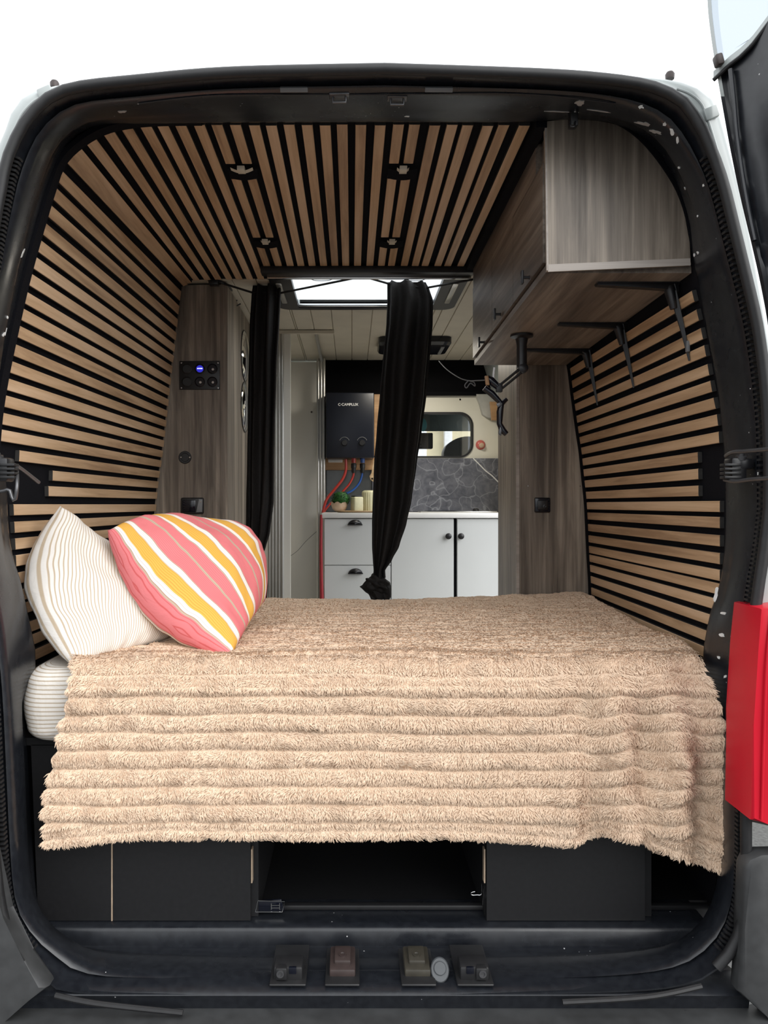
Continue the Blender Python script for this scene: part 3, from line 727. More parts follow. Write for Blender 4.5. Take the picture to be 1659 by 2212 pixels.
# cream painted body panel with the cab window
def rrect(x0, x1, z0, z1, r, n=8):
    pts = []
    for cx, cz, a0 in ((x1-r, z1-r, 0), (x0+r, z1-r, 90), (x0+r, z0+r, 180), (x1-r, z0+r, 270)):
        for k in range(n+1):
            a = math.radians(a0+90*k/n); pts.append((cx+r*math.cos(a), cz+r*math.sin(a)))
    return pts
def ringplate(bm, outer, inner, y0, y1):
    n = len(outer)
    A = [bm.verts.new((x, y0, z)) for x, z in outer]; B = [bm.verts.new((x, y0, z)) for x, z in inner]
    C = [bm.verts.new((x, y1, z)) for x, z in outer]; D = [bm.verts.new((x, y1, z)) for x, z in inner]
    for k in range(n):
        j = (k+1) % n
        bm.faces.new((A[k], A[j], B[j], B[k])); bm.faces.new((C[k], D[k], D[j], C[j])); bm.faces.new((B[k], B[j], D[j], D[k])); bm.faces.new((A[k], C[k], C[j], A[j]))
YW = 4.845
wx0, wx1, wz0, wz1 = .17, XP(1021, YW), ZP(989, YW), ZP(891, YW)
inner = rrect(wx0, wx1, wz0, wz1, .085); outer = []
for (x, z) in inner:
    cx, cz = (wx0+wx1)/2, (wz0+wz1)/2
    outer.append((.12 if x < cx else .985, ZC+.705 if z > cz else ZC+.285))
# spread the outer points along the rectangle so that the plate stays clean
def spread(inner, x0, x1, z0, z1):
    cx, cz = sum(p[0] for p in inner)/len(inner), sum(p[1] for p in inner)/len(inner); out = []
    for x, z in inner:
        dx, dz = x-cx, z-cz
        t = min(((x1-cx)/dx if dx > 1e-6 else 9e9), ((x0-cx)/dx if dx < -1e-6 else 9e9), ((z1-cz)/dz if dz > 1e-6 else 9e9), ((z0-cz)/dz if dz < -1e-6 else 9e9))
        out.append((cx+dx*t, cz+dz*t))
    return out
bm = BM(); ringplate(bm, spread(inner, .12, .985, ZC+.283, ZC+.705), inner, YW-.02, YW+.01)
box(bm, .75, .985, YW-.021, YW+.01, ZC+.60, ZC+.70); struct('wall_front', bm, CREAMB, True)
wf = thing('window_1', None, None, (0, YW, ZC+.3)); wf['kind'] = 'structure'
i2 = rrect(wx0+.012, wx1-.012, wz0+.010, wz1-.012, .075)
bm = BM(); ringplate(bm, inner, i2, YW-.026, YW+.015); fin('window_frame', bm, RUBBER, wf)
bm = BM(); vs = [bm.verts.new((x, YW+.004, z)) for x, z in i2]; vb = [bm.verts.new((x, YW+.007, z)) for x, z in i2]; bm.faces.new(vs); bm.faces.new(vb[::-1]); fin('glass', bm, GLASS, wf, smooth=False)
# grey padded corner trim and wood strip beside it
bm = BM(); prism(bm, [(XP(x, 4.80), ZP(y, 4.80)) for x, y in [(1028,852),(1080,852),(1080,905),(1052,903),(1042,896),(1036,875),(1030,860)]], 4.78, 4.83, .006); struct('trim_3', bm, plain('pale_grey_trim', (.45,.45,.42), .6), True)
bm = BM(); prism(bm, [(XP(x, 4.76), ZP(y, 4.76)) for x, y in [(1058,868),(1092,868),(1092,908),(1062,908)]], 4.75, 4.775, .002); struct('trim_4', bm, BATTEN)
bm = BM(); lathe(bm, P(994, 863, YW-.021), (0, -1, 0), [(.006, 0), (.006, .001), (0, .001)], 12); o = struct('trim_5', bm, GAP)
t = thing('wall_hook', 'round translucent red suction hook on the cream panel beside the window', 'hook', P(1038, 961, YW-.02))
bm = BM(); lathe(bm, P(1038, 961, YW-.021), (0, -1, 0), [(.031, 0), (.029, .006), (.018, .016), (.012, .018), (0, .018)], 28); fin('suction_cup', bm, PINK, t)
bm = BM(); lathe(bm, P(1040, 962, YW-.040), (0, -1, 0), [(.016, -.003), (.016, .004), (.010, .008), (0, .008)], 20); fin('cap', bm, CLAY, t)
# things seen through the window
bm = BM(); box(bm, -.9, 1.6, 5.6, 5.62, ZP(931, 5.6), ZC+.95); box(bm, -.9, 1.6, 5.3, 5.6, ZC+.75, ZC+.77); struct('trim_6', bm, DGREEN)
t = thing('side_mirror', 'large dark grey door mirror housing seen through the small window', 'mirror', P(990, 990, 5.5))
bm = BM()
c = P(1000, 975, 5.5)
pts = []
for k in range(40):
    a = 2*math.pi*k/40; pts.append((c.x+.145*math.cos(a)+.03*math.sin(a), c.z+.105*math.sin(a)))
prism(bm, pts, 5.46, 5.60, .02); fin('mirror_housing', bm, GREYP, t)
bm = BM(); box(bm, XP(880, 5.2), XP(934, 5.2), 5.16, 5.22, ZP(970, 5.2), ZP(936, 5.2), .008, 3)
tag(fin('rear_view_mirror', bm, BPLAST), 'black rectangular mirror seen through the window beside the curtain', 'mirror')
t = thing('air_freshener', 'small turquoise oval air freshener hanging in the window behind the curtain', 'air freshener', P(914, 918, 5.15))
bm = BM(); lathe(bm, P(914, 918, 5.15), (0, -1, 0), [(.0, -.008), (.02, -.007), (.026, 0), (.02, .007), (0, .008)], 20)
for v in bm.verts: v.co.z = P(914, 918, 5.15).z+(v.co.z-P(914, 918, 5.15).z)*1.7
fin('disc', bm, plain('turquoise', (.05, .35, .42), .3), t)
hs = thing('house', 'cream rendered house wall with white downpipe seen through the cab window', 'building', (3, 12, 0))
bm = BM(); box(bm, -8, 14, 12, 12.3, 0, 3.4); fin('wall', bm, RENDER_W, hs, smooth=False)
bm = BM(); xx = XP(968, 11.9); box(bm, xx-.06, xx+.06, 11.85, 12.0, 0, 3.4, .01); fin('downpipe', bm, WHITET, hs)
bm = BM(); box(bm, XP(905, 11.9)-.3, XP(922, 11.9), 11.9, 12.0, 0, 3.0, .01); fin('door_panel', bm, WHITET, hs)

# ------------------------------------------------------------ rooflight
rl = thing('rooflight', 'rectangular rooflight with black curved frame in the cream ceiling', 'rooflight', (0.07, 3.25, ZC+.92))
bm = BM()
ox0, ox1, oy0, oy1 = -.335, .47, 2.96, 3.53
def ringz(bm, outer, inner, z0, z1):
    n = len(outer)
    A = [bm.verts.new((x, y, z0)) for x, y in outer]; B = [bm.verts.new((x, y, z0)) for x, y in inner]
    C = [bm.verts.new((x, y, z1)) for x, y in outer]; D = [bm.verts.new((x, y, z1)) for x, y in inner]
    for k in range(n):
        j = (k+1) % n
        bm.faces.new((A[k], A[j], B[j], B[k])); bm.faces.new((C[k], D[k], D[j], C[j])); bm.faces.new((B[k], B[j], D[j], D[k])); bm.faces.new((A[k], C[k], C[j], A[j]))
ringz(bm, rrect(ox0, ox1, oy0, oy1, .06), rrect(-.245, .37, 2.99, 3.50, .012), ZC+.905, ZC+.925); fin('frame', bm, BPLAST, rl)
bm = BM()
box(bm, -.33, .465, 2.953, 2.965, ZC+.878, ZC+.897, .003); fin('blind_rail', bm, CHROME, rl); bm = BM(); box(bm, -.245, .370, 3.485, 3.499, ZC+.909, ZC+.924, .003); fin('blind_rail', bm, CHROME, rl)
for x in (-.30, .425):
    bm = BM(); box(bm, x-.012, x+.012, 3.10, 3.40, ZC+.899, ZC+.906, .004); fin('side_inset', bm, ALU, rl)
bm = BM(); ringz(bm, rrect(-.27, .40, 2.98, 3.515, .01), rrect(-.25, .38, 2.995, 3.50, .01), ZC+.92, ZC+.945); fin('well', bm, WPAINT, rl)
bm = BM(); box(bm, -.27, .40, 2.98, 3.515, ZC+.927, ZC+.930); fin('pane', bm, GLASS, rl, smooth=False)
for x in (-.12, .25):
    bm = BM(); tube(bm, [Vector((x-.05, 3.0, ZC+.90)), Vector((x-.03, 3.03, ZC+.895)), Vector((x+.03, 3.03, ZC+.895)), Vector((x+.05, 3.0, ZC+.90))], .0015, 6, 16); fin('wire_loop', bm, STEEL, rl)
# dark oval ceiling fitting with two grey insets
cl = thing('ceiling_fitting', 'black rounded ceiling fitting with two grey insets behind the curtain', 'lamp', (.36, 4.3, ZC+.90))
yc = 4.55; zc_ = ZC+.915
bm = BM()
x0, x1 = XP(815, 4.35), XP(966, 4.35)
rows = []
for yy, dz, ins in ((4.22, 0, .0), (4.225, -.02, .004), (4.25, -.035, .012), (4.42, -.035, .012), (4.445, -.02, .004), (4.45, 0, 0)):
    pass
prism_pts = rrect(x0, x1, 4.12, 4.42, .045)
A = [bm.verts.new((x, y, zc_)) for x, y in prism_pts]; B = [bm.verts.new((x, y, zc_-.03)) for x, y in prism_pts]
cx, cy = (x0+x1)/2, 4.27
C = [bm.verts.new((cx+(x-cx)*.95, cy+(y-cy)*.9, zc_-.045)) for x, y in prism_pts]
for k in range(len(A)):
    j = (k+1) % len(A); bm.faces.new((A[k], A[j], B[j], B[k])); bm.faces.new((B[k], B[j], C[j], C[k]))
bm.faces.new(C); bm.faces.new(A[::-1]); fin('housing', bm, GLOSSB, cl)
kl = bpy.data.lights.new('kitchen_fill_light', 'AREA'); kl.shape = 'RECTANGLE'; kl.size = .30; kl.size_y = .2; kl.energy = 5; kl.color = (1, .93, .80)  # fill light added under the fitting to brighten the kitchen
ko = bpy.data.objects.new('kitchen_fill_light', kl); COL.objects.link(ko); ko.location = (cx, cy, zc_-.056)
for x in (x0+.045, x1-.045):
    bm = BM(); box(bm, x-.010, x+.010, 4.17, 4.37, zc_-.052, zc_-.044, .004); fin('inset', bm, GREYP, cl)

# ------------------------------------------------------------ tall left cupboard
TY = 3.13
tc = thing('tall_cupboard', 'tall grey wood cupboard on the left with black switch panels', 'cupboard', (-.7, 3.4, ZC-.99))
pts = [(-.533, -.98), (-.533, .908), (-.70, .905), (-.715, .80), (-.735, .655), (-.752, .54), (-.765, .42), (-.778, .30), (-.79, .2), (-.805, .1), (-.815, 0), (-.828, -.15), (-.83, -.98)]
bm = BM(); prism(bm, [(x, ZC+z) for x, z in pts], TY, TY+.018, .0008); fin('front_panel', bm, GREYZ, tc, smooth=False)
bm = BM(); box(bm, -.533, -.515, TY-.002, 3.86, ZC-.98, ZC+.91, .001); fin('side_panel', bm, GREYZ, tc, smooth=False)
bm = BM(); box(bm, -.541, -.512, TY-.004, TY+.004, ZC-.98, ZC+.908, .001); fin('corner_edge', bm, GREYZ, tc, smooth=False)
bm = BM(); box(bm, -.90, -.533, TY+.02, 3.86, ZC-.98, ZC+.90); fin('carcass', bm, BOARD, tc, smooth=False)
for (zz, lab) in ((ZP(770, 3.65), 'upper round wall mirror on the side of the left cupboard'), (ZP(880, 3.65), 'lower round wall mirror on the side of the left cupboard, catching the light')):
    t = thing('round_mirror', lab, 'mirror', (-.515, 3.64, zz), 'round mirrors on cupboard side')
    bm = BM(); lathe(bm, (-.515, 3.64, zz), (1, 0, 0), [(.118, 0), (.118, .003), (.105, .009), (.08, .0145), (.05, .018), (.02, .0195), (0, .0198)], 48); fin('mirror_glass', bm, MIRROR, t)
    bm = BM(); lathe(bm, (-.515, 3.64, zz), (1, 0, 0), [(.122, 0), (.122, .004), (.118, .0042), (.118, 0)], 48); fin('rim', bm, BMETAL, t)
# switch panel
def q(px, py, y=TY): return P(px, py, y)
sw = thing('switch_panel', 'black six-gang socket and switch panel with blue voltmeter on the left cupboard', 'switch panel', q(432, 810))
x0, x1, z0, z1 = XP(388, TY), XP(475, TY), ZP(842, TY), ZP(780, TY)
bm = BM(); box(bm, x0, x1, TY-.006, TY, z0, z1, .002); fin('plate', bm, BPLAST, sw)
for j, py in enumerate((797, 825)):
    for i, px in enumerate((404, 432, 459)):
        c = q(px, py, TY-.006); r = .021
        bm = BM(); lathe(bm, c, (0, -1, 0), [(r, 0), (r, .005), (r*.85, .007), (r*.8, .003), (0, .003)], 28)
        nm = 'blank_cap' if i == 0 else ('voltmeter' if (i, j) == (1, 0) else 'socket')
        o = fin(nm, bm, BPLAST if i == 0 else GLOSSB, sw)
        if nm == 'voltmeter':
            bm = BM(); lathe(bm, c+Vector((0, -.0035, 0)), (0, -1, 0), [(r*.7, 0), (r*.7, .001), (0, .001)], 24); fin('lit_display', bm, BLUELED, o)
            bm = BM()
            for dx in (-.008, -.002, .004, .009): box(bm, c.x+dx-.002, c.x+dx+.0015, c.y-.006, c.y-.0045, c.z-.001, c.z+.003)
            fin('digits', bm, WLED, o, smooth=False)
        elif nm == 'socket':
            bm = BM(); lathe(bm, c+Vector((.003, -.004, -.003)), (0, -1, 0), [(.006, 0), (.005, .004), (0, .004)], 12); fin('contact', bm, CHROME, o)
for px, py in ((392, 784), (471, 838), (392, 838), (471, 784)):
    bm = BM(); lathe(bm, q(px, py, TY-.006), (0, -1, 0), [(.004, 0), (.003, .002), (0, .0022)], 12); fin('screw', bm, CHROME, sw)
rs = thing('round_socket', 'small round black socket with two bright screws on the left cupboard', 'socket', q(400, 988))
bm = BM(); lathe(bm, q(400, 988, TY), (0, -1, 0), [(.026, 0), (.026, .004), (.024, .006), (.018, .006), (.016, .004), (0, .004)], 32); fin('plate', bm, BPLAST, rs)
for px in (391, 410):
    bm = BM(); lathe(bm, q(px, 988, TY-.005), (0, -1, 0), [(.004, 0), (.003, .002), (0, .0022)], 12); fin('screw', bm, CHROME, rs)
hc = thing('heater_controller', 'black rectangular controller with tilted display low on the left cupboard', 'controller', q(416, 1092))
bm = BM(); box(bm, XP(392, TY), XP(441, TY), TY-.014, TY, ZP(1110, TY), ZP(1075, TY), .006, 3); fin('casing', bm, BPLAST, hc)
bm = BM(); box(bm, XP(396, TY), XP(424, TY), TY-.017, TY-.013, ZP(1106, TY), ZP(1080, TY), .003); fin('screen', bm, GLOSSB, hc)
bm = BM(); prism(bm, [(XP(x, TY), ZP(y, TY)) for x, y in [(430,1078),(439,1079),(438,1106),(424,1107),(429,1096)]], TY-.018, TY-.012, .002); fin('keypad', bm, GREYP, hc)
bm = BM(); lathe(bm, q(434, 1084, TY-.018), (0, -1, 0), [(.003, 0), (.003, .001), (0, .001)], 10); fin('indicator', bm, CHROME, hc)

# ------------------------------------------------------------ tall right cupboard
RY = 2.92
tr = thing('tall_cupboard', 'tall grey wood cupboard on the right behind the bed with one socket', 'cupboard', (.8, 3.0, ZC-.99))
bm = BM(); prism(bm, [(.645, ZC-.98), (.645, ZC+.62), (.815, ZC+.62), (.83, ZC+.54), (.868, ZC+.28), (.895, ZC), (.91, ZC-.17), (.915, ZC-.98)], RY-.018, RY, .0008); fin('front_panel', bm, GREYZ, tr, smooth=False)
bm = BM(); box(bm, .630, .648, RY-.02, 3.27, ZC-.98, ZC+.62, .001); fin('side_panel', bm, GREYZ, tr, smooth=False)
bm = BM(); box(bm, .628, .640, RY-.023, RY-.012, ZC-.98, ZC+.62, .001); fin('corner_edge', bm, EDGE, tr, smooth=False)
bm = BM(); box(bm, .648, .91, RY+.002, 3.26, ZC-.98, ZC+.60); fin('carcass', bm, BOARD, tr, smooth=False)
skt = thing('socket_plate', 'square black socket plate on the right cupboard', 'socket', P(1171, 1091, RY-.018))
a = RY-.018
bm = BM(); box(bm, XP(1154, a), XP(1188, a), a-.008, a, ZP(1107, a), ZP(1075, a), .004, 3); fin('plate', bm, GLOSSB, skt)
bm = BM(); box(bm, XP(1160, a), XP(1182, a), a-.011, a-.007, ZP(1101, a), ZP(1081, a), .003); lathe(bm, P(1177, 1094, a-.010), (0, -1, 0), [(.008, 0), (.008, .004), (.004, .005), (0, .003)], 20); fin('socket_insert', bm, BPLAST, skt)
for x in (1141, 1253):
    bm = BM(); lathe(bm, P(x, 1050, a), (0, -1, 0), [(.0022, 0), (.002, .0015), (0, .0018)], 10); o = fin('screw_cap', bm, CHROME, tr)

# ------------------------------------------------------------ overhead wall cupboard on the right
OY0, OY1 = 1.805, 2.885
oc = thing('wall_cupboard', 'grey wood overhead wall cupboard with rounded end and three flap doors', 'cupboard', (.6, 2.3, ZC+.55))
zb0, zb1 = ZC+.556, ZC+.530
endp = [(1183,584),(1178,262),(1240,256),(1300,258),(1345,270),(1385,290),(1420,325),(1445,370),(1464,415),(1480,470),(1490,525),(1493,571)]
pts = [(XP(x, OY0), ZP(y, OY0)) for x, y in endp]
bm = BM(); prism(bm, pts, OY0, OY0+.018, .0008); fin('end_panel', bm, GREYZ, oc, smooth=False)
bm = BM(); prism(bm, [(XP(x, OY0-.003), ZP(y, OY0-.003)) for x, y in [(1184,587),(1184,571),(1491,558),(1492,573)]], OY0-.003, OY0+.001); fin('edge_band', bm, EDGE, oc, smooth=False)
bm = BM(); prism(bm, [(XP(x, OY0-.002), ZP(y, OY0-.002)) for x, y in [(1181,584),(1177,263),(1181,263),(1185,584)]], OY0-.0015, OY0+.001); fin('upright_edge_band', bm, EDGE, oc, smooth=False)
X0 = pts[0][0]
def slabY(bm, x0, x1, z0a, z1a, z0b, z1b, y0, y1):   # box whose z changes linearly with y
    c = [(x0, y0, z0a), (x1, y0, z0a), (x1, y0, z1a), (x0, y0, z1a), (x0, y1, z0b), (x1, y1, z0b), (x1, y1, z1b), (x0, y1, z1b)]
    v = [bm.verts.new(p) for p in c]
    for f in ((0,1,2,3),(7,6,5,4),(0,4,5,1),(1,5,6,2),(2,6,7,3),(3,7,4,0)): bm.faces.new([v[i] for i in f])
bm = BM(); slabY(bm, X0, .815, zb0, zb0+.018, zb1, zb1+.018, OY0+.018, OY1); fin('bottom_panel', bm, GREYY, oc, smooth=False)
bm = BM(); slabY(bm, X0+.012, X0+.03, zb0+.01, ZC+.908, zb1+.01, ZC+.905, OY0+.018, OY1); fin('face_frame', bm, GREYY, oc, smooth=False)
bm = BM(); slabY(bm, X0-.004, X0+.014, ZC+.826, ZC+.905, ZC+.822, ZC+.902, OY0+.10, OY1); fin('top_rail', bm, GREYY, oc, smooth=False)
bounds = [OY0+.02, 2.165, 2.49, OY1]
for i in range(3):
    y0, y1 = bounds[i]+.0015, bounds[i+1]-.0015
    g = lambda y: zb0+(zb1-zb0)*(y-OY0)/(OY1-OY0)
    bm = BM(); slabY(bm, X0-.006, X0+.012, g(y0)+.026, ZC+.822, g(y1)+.026, ZC+.819, y0, y1); d = fin('flap_door', bm, GREYY, oc, smooth=False)
    yk = (1.965, 2.345, 2.63)[i]; zk = (ZP(597, 1.955), ZP(678, 2.34), ZP(738, 2.62))[i]
    bm = BM(); lathe(bm, (X0-.006, yk, zk), (-1, 0, 0), [(.006, 0), (.004, .002), (.004, .018), (0, .018)], 14); obox(bm, (X0-.025, yk, zk), (.003, 0, 0), (0, .008, 0), (0, 0, .017), .001); fin('knob', bm, BMETAL, d)
bm = BM(); box(bm, X0+.03, .70, OY1-.018, OY1, zb1+.018, ZC+.90); fin('far_end_panel', bm, GREYZ, oc, smooth=False)
# brackets under it
for i, (jx, jy, Yb, tip, wall) in enumerate([((1455),594,1.90,(1288,602),(1494,716)), ((1345),716,2.28,(1206,716),(1361,805)), ((1257),772,2.62,(1135,773),(1265,848))]):
    lab = ('nearest', 'middle', 'farthest')[i]+' black shelf bracket under the wall cupboard'
    z = zb0+(zb1-zb0)*(Yb-OY0)/(OY1-OY0)-.004
    xj = .825-.0*i; Xt = XP(tip[0], Yb)
    t = thing('shelf_bracket', lab, 'bracket', (xj, Yb, z), 'shelf brackets under the wall cupboard')
    def wx(zz, Yq=Yb): return PR.at(PR.sz(zz-ZC), Yq, -.002).x-.001
    bm = BM()
    v = [(Xt, z+.003), (xj-.01, z+.003), (xj-.01, z-.018), (xj-.05, z-.012), (Xt, z-.003)]
    prism(bm, v, Yb-.010, Yb+.010, .001); obox(bm, ((Xt+xj)/2, Yb, z+.003), ((xj-Xt)/2, 0, 0), (0, .013, 0), (0, 0, .0015))
    fin('horizontal_arm', bm, BMETAL, t)
    bm = BM(); n = 14; rows = []
    for k in range(n+1):
        zz = z-.19*k/n; w = .011*(1-.75*k/n); dd = .016*(1-.8*k/n)
        x = wx(zz)
        rows.append([Vector((x, Yb-w, zz)), Vector((x-dd, Yb-w*.3, zz)), Vector((x-dd, Yb+w*.3, zz)), Vector((x, Yb+w, zz))])
    V = grid(bm, rows); bm.faces.new(V[0]); bm.faces.new(V[-1])
    fin('wall_arm', bm, BMETAL, t)
    bm = BM(); tube(bm, [Vector((xj-.03, Yb, z-.004)), Vector((wx(z-.01)-.012, Yb, z-.012)), Vector((wx(z-.05)-.010, Yb, z-.06))], [.012, .014, .009], 10, None); fin('bend', bm, BMETAL, t)
    bm = BM(); lathe(bm, (wx(z-.04)-.014, Yb-.004, z-.04), (-1, -.4, 0), [(.004, 0), (.004, .003), (0, .004)], 12); fin('screw', bm, CHROME, t)
    if i == 0:
        bm = BM(); obox(bm, Vector((wx(z-.185)-.006, Yb-.004, z-.155)), (.004, 0, 0), (0, .006, 0), (0, 0, .014), .002); o = fin('tip_cap', bm, GREYP, t)

# ------------------------------------------------------------ tablet arm
ta = thing('tablet_arm', 'black jointed tablet arm bolted under the wall cupboard with cables', 'arm mount', P(1128, 720, 2.50))
Ya = 2.42
bm = BM(); z_t = zb0+(zb1-zb0)*(Ya-OY0)/(OY1-OY0)
cA = Vector((XP(1127, Ya), Ya, z_t-.003))
lathe(bm, cA, (0, 0, -1), [(.036, -.002), (.036, .004), (.020, .010), (.016, .03), (.0165, .10), (.013, .102), (0, .102)], 28)
fin('mount_post', bm, BMETAL, ta)
e1 = cA+Vector((.003, 0, -.105)); e2 = P(1078, 838, Ya)
bm = BM()
for off in (.007, -.009): tube(bm, [e1+Vector((0, 0, off)), e2+Vector((0, 0, off))], .0042, 8)
for k in (0, 1): obox(bm, e1.lerp(e2, k), (.010, 0, 0), (0, .010, 0), (0, 0, .014), .003)
fin('parallel_arm', bm, BPLAST, ta)
bm = BM(); lathe(bm, e1+Vector((0, .015, .0)), (0, -1, 0), [(.015, 0), (.015, .03), (.008, .034), (0, .034)], 20); fin('elbow_joint', bm, BMETAL, ta)
bm = BM()
tube(bm, [e2, P(1060,822,Ya), P(1052,815,Ya)], [.010, .014, .008], 10); tube(bm, [P(1046,838,Ya), P(1062,850,Ya), P(1083,872,Ya)], [.010, .011, .008], 10)
tube(bm, [P(1095,862,Ya), P(1083,873,Ya)], [.006, .008], 8)
tube(bm, [P(1083,872,Ya), P(1080,890,Ya), P(1079,915,Ya), P(1086,930,Ya), P(1094,938,Ya)], [.009, .011, .009, .011, .009], 10, None)
fin('clamp', bm, GLOSSB, ta)
bm = BM(); obox(bm, P(1078, 874, Ya-.012), (.006, 0, .004), (0, .002, 0), (-.003, 0, .005), .001); fin('silver_clip', bm, STEEL, ta); bm = BM(); obox(bm, P(1081, 930, Ya-.003), (.004, 0, -.004), (0, .006, 0), (.003, 0, .014), .002); fin('silver_clip', bm, STEEL, ta)
bm = BM(); obox(bm, P(1052, 822, Ya-.012), (.006, 0, 0), (0, .006, 0), (-.002, 0, .015), .003); fin('copper_plate', bm, BATTEN, ta)
bm = BM(); tube(bm, [P(1068,794,Ya), P(1066,815,Ya), P(1071,836,Ya)], .0035, 8, 14); fin('white_lead', bm, WHITET, ta)
t = thing('cable', 'thin pale cable looping from the ceiling to the tablet arm', 'cable', P(1000, 815, 2.6))
bm = BM(); tube(bm, [P(948,780,3.3), P(965,798,3.0), P(990,815,2.7), P(1010,822,2.55), P(1032,822,2.46), P(1048,821,2.42)], .0018, 8, 40); fin('lead', bm, GREYP, t)
bm = BM(); tube(bm, [P(1012,822,2.54), P(1004,832,2.54), P(1008,838,2.54), P(1016,828,2.54), P(1026,834,2.53), P(1024,826,2.53), P(1016,824,2.54)], .0018, 8, 40); fin('cable_tie', bm, GREYP, t)

# ------------------------------------------------------------ cubicle left of the kitchen
cb = thing('shower_cubicle', 'white panelled cubicle with ribbed aluminium door posts left of the kitchen', 'cubicle', (-.4, 4.0, ZC-.99))
bm = BM(); box(bm, -.885, -.18, 4.79, 4.835, ZC-.985, ZC+.90); fin('rear_wall', bm, PANELW, cb, smooth=False)
def ribpost(px0, px1, Y, z1=ZC+.905, n=5):
    bm = BM(); x0, x1 = XP(px0, Y), XP(px1, Y); pr = []
    K = n*8
    top = []
    for k in range(K+1):
        x = x0+(x1-x0)*k/K; top.append((x, Y-.006*abs(math.sin(math.pi*k/8))))
    poly = top+[(x1, Y+.02), (x0, Y+.02)]
    a = [bm.verts.new((x, y, ZC-.985)) for x, y in poly]; b = [bm.verts.new((x, y, z1)) for x, y in poly]
    for i in range(len(poly)):
        j = (i+1) % len(poly); bm.faces.new((a[i], a[j], b[j], b[i]))
    bm.faces.new(a); bm.faces.new(b[::-1])
    return bm
fin('door_post', ribpost(578, 613, 3.98), ALU, cb, angle=30)
fin('door_post', ribpost(684, 703, 4.70, ZC+.905, 3), ALU, cb, angle=30)
bm = BM(); box(bm, XP(613, 3.99), XP(628, 3.99), 3.985, 4.0, ZC-.985, ZC+.90, .002); fin('sliding_door_edge', bm, PANELW, cb, smooth=False)
bm = BM(); box(bm, XP(560, 3.98), XP(722, 3.98), 3.97, 3.99, ZC+.895, ZC+.912, .002); fin('header_batten', bm, CREAM, cb, smooth=False)
bm = BM(); box(bm, -.195, -.178, 3.99, 4.80, ZC+.885, ZC+.908, .002); fin('ceiling_track', bm, ALU, cb, smooth=False)
bm = BM(); tube(bm, [P(612,1210,4.7), P(640,1192,4.7), P(662,1168,4.7), P(684,1148,4.7)], .0015, 6, 20); fin('thin_cable', bm, GREYP, cb)
bm = BM(); lathe(bm, P(673, 890, 4.785), (0, -1, 0), [(.006, 0), (.005, .006), (0, .007)], 12); fin('bolt', bm, BROWNR, cb)
t = thing('waste_pipe', 'slim red pipe running down the left end of the kitchen unit', 'pipe', P(694, 1300, 4.29))
bm = BM(); tube(bm, [P(694,1112,4.29), P(693,1180,4.29), P(694,1250,4.29), P(696,1330,4.29), P(696,1440,4.29)], [.008,.009,.010,.013,.013], 12); fin('pipe_run', bm, plain('dark_red_pipe', (.33,.02,.03), .4), t)

# ------------------------------------------------------------ kitchen
KY = 4.30
kx = [XP(700, KY), XP(845, KY), XP(982, KY), XP(1105, KY)]
kz0, kz1 = ZC-.99, ZP(1120, KY)
dr = thing('drawer_unit', 'pale grey kitchen drawer unit with black cup handles', 'cabinet', (kx[0], KY, kz0))
bm = BM(); box(bm, kx[0], kx[1]-.002, KY+.02, 4.78, kz0, kz1); fin('carcass', bm, KITW, dr, smooth=False)
zsplit = ZP(1221, KY)
for z0, z1, hy in ((zsplit+.002, kz1-.003, 1128), (ZP(1330, KY)+.002, zsplit-.002, 1233), (kz0+.08, ZP(1330, KY)-.002, None)):
    bm = BM(); box(bm, kx[0]+.002, kx[1]-.003, KY, KY+.018, z0, z1, .001, 1); d = fin('drawer_front', bm, KITW, dr, smooth=False)
    if hy:
        cx = XP(767 if hy < 1200 else 768, KY); cz = ZP(hy+6, KY); bm = BM(); rows = []
        for i in range(9):
            a = math.pi/2*i/8; rows.append([Vector((cx+.040*math.cos(math.pi*k/16)*math.sin(a) if True else 0, KY-.002-.026*math.cos(a)*math.sin(math.pi*k/16)**.5, cz+.030*math.sin(math.pi*k/16)*math.sin(a)+(0.0))) for k in range(17)])
        grid(bm, rows); prism(bm, [(cx-.042, cz-.001), (cx+.042, cz-.001), (cx+.042, cz+.004), (cx-.042, cz+.004)], KY-.026, KY-.001, .001); fin('cup_handle', bm, BMETAL, d)
for i, (xa, xb, xk, lab) in enumerate(((kx[1], kx[2]-.004, 968, 'wide pale grey cupboard with round black knob, between drawers and right cupboard'), (XP(987, KY), kx[3], 995, 'narrow pale grey cupboard at the right end of the kitchen'))):
    cu = thing('kitchen_cupboard', lab, 'cabinet', (xa, KY, kz0), 'kitchen cupboards under the worktop')
    bm = BM(); box(bm, xa, xb, KY+.02, 4.78, kz0, kz1); fin('carcass', bm, KITW, cu, smooth=False)
    bm = BM(); box(bm, xa+.002, xb-.001, KY, KY+.018, kz0+.08, kz1-.003, .001, 1); d = fin('door', bm, KITW, cu, smooth=False)
    bm = BM(); lathe(bm, P(xk, 1158, KY), (0, -1, 0), [(.007, 0), (.007, .010), (.017, .014), (.0175, .022), (.013, .026), (0, .027)], 24); fin('knob', bm, BMETAL, d)
bm = BM(); box(bm, kx[2]-.003, XP(987, KY)-.001, KY+.015, KY+.03, kz0, kz1); o = fin('gap_strip', bm, GAP, smooth=False); o.parent = None
tag(o, 'dark gap strip between the two kitchen cupboards', 'filler')
bm = BM(); box(bm, XP(695, KY), kx[3]+.03, KY-.015, 4.80, ZP(1119, KY), ZC-.047, .003)
tag(fin('worktop', bm, WORKTOP), 'thin white worktop across the kitchen units', 'worktop')
bm = BM(); box(bm, .13, .95, 4.80, 4.815, ZC-.045, ZP(990, 4.8)); bs = fin('splashback', bm, MARB, smooth=False)
tag(bs, 'grey marble splashback with white veins behind the worktop', 'splashback')
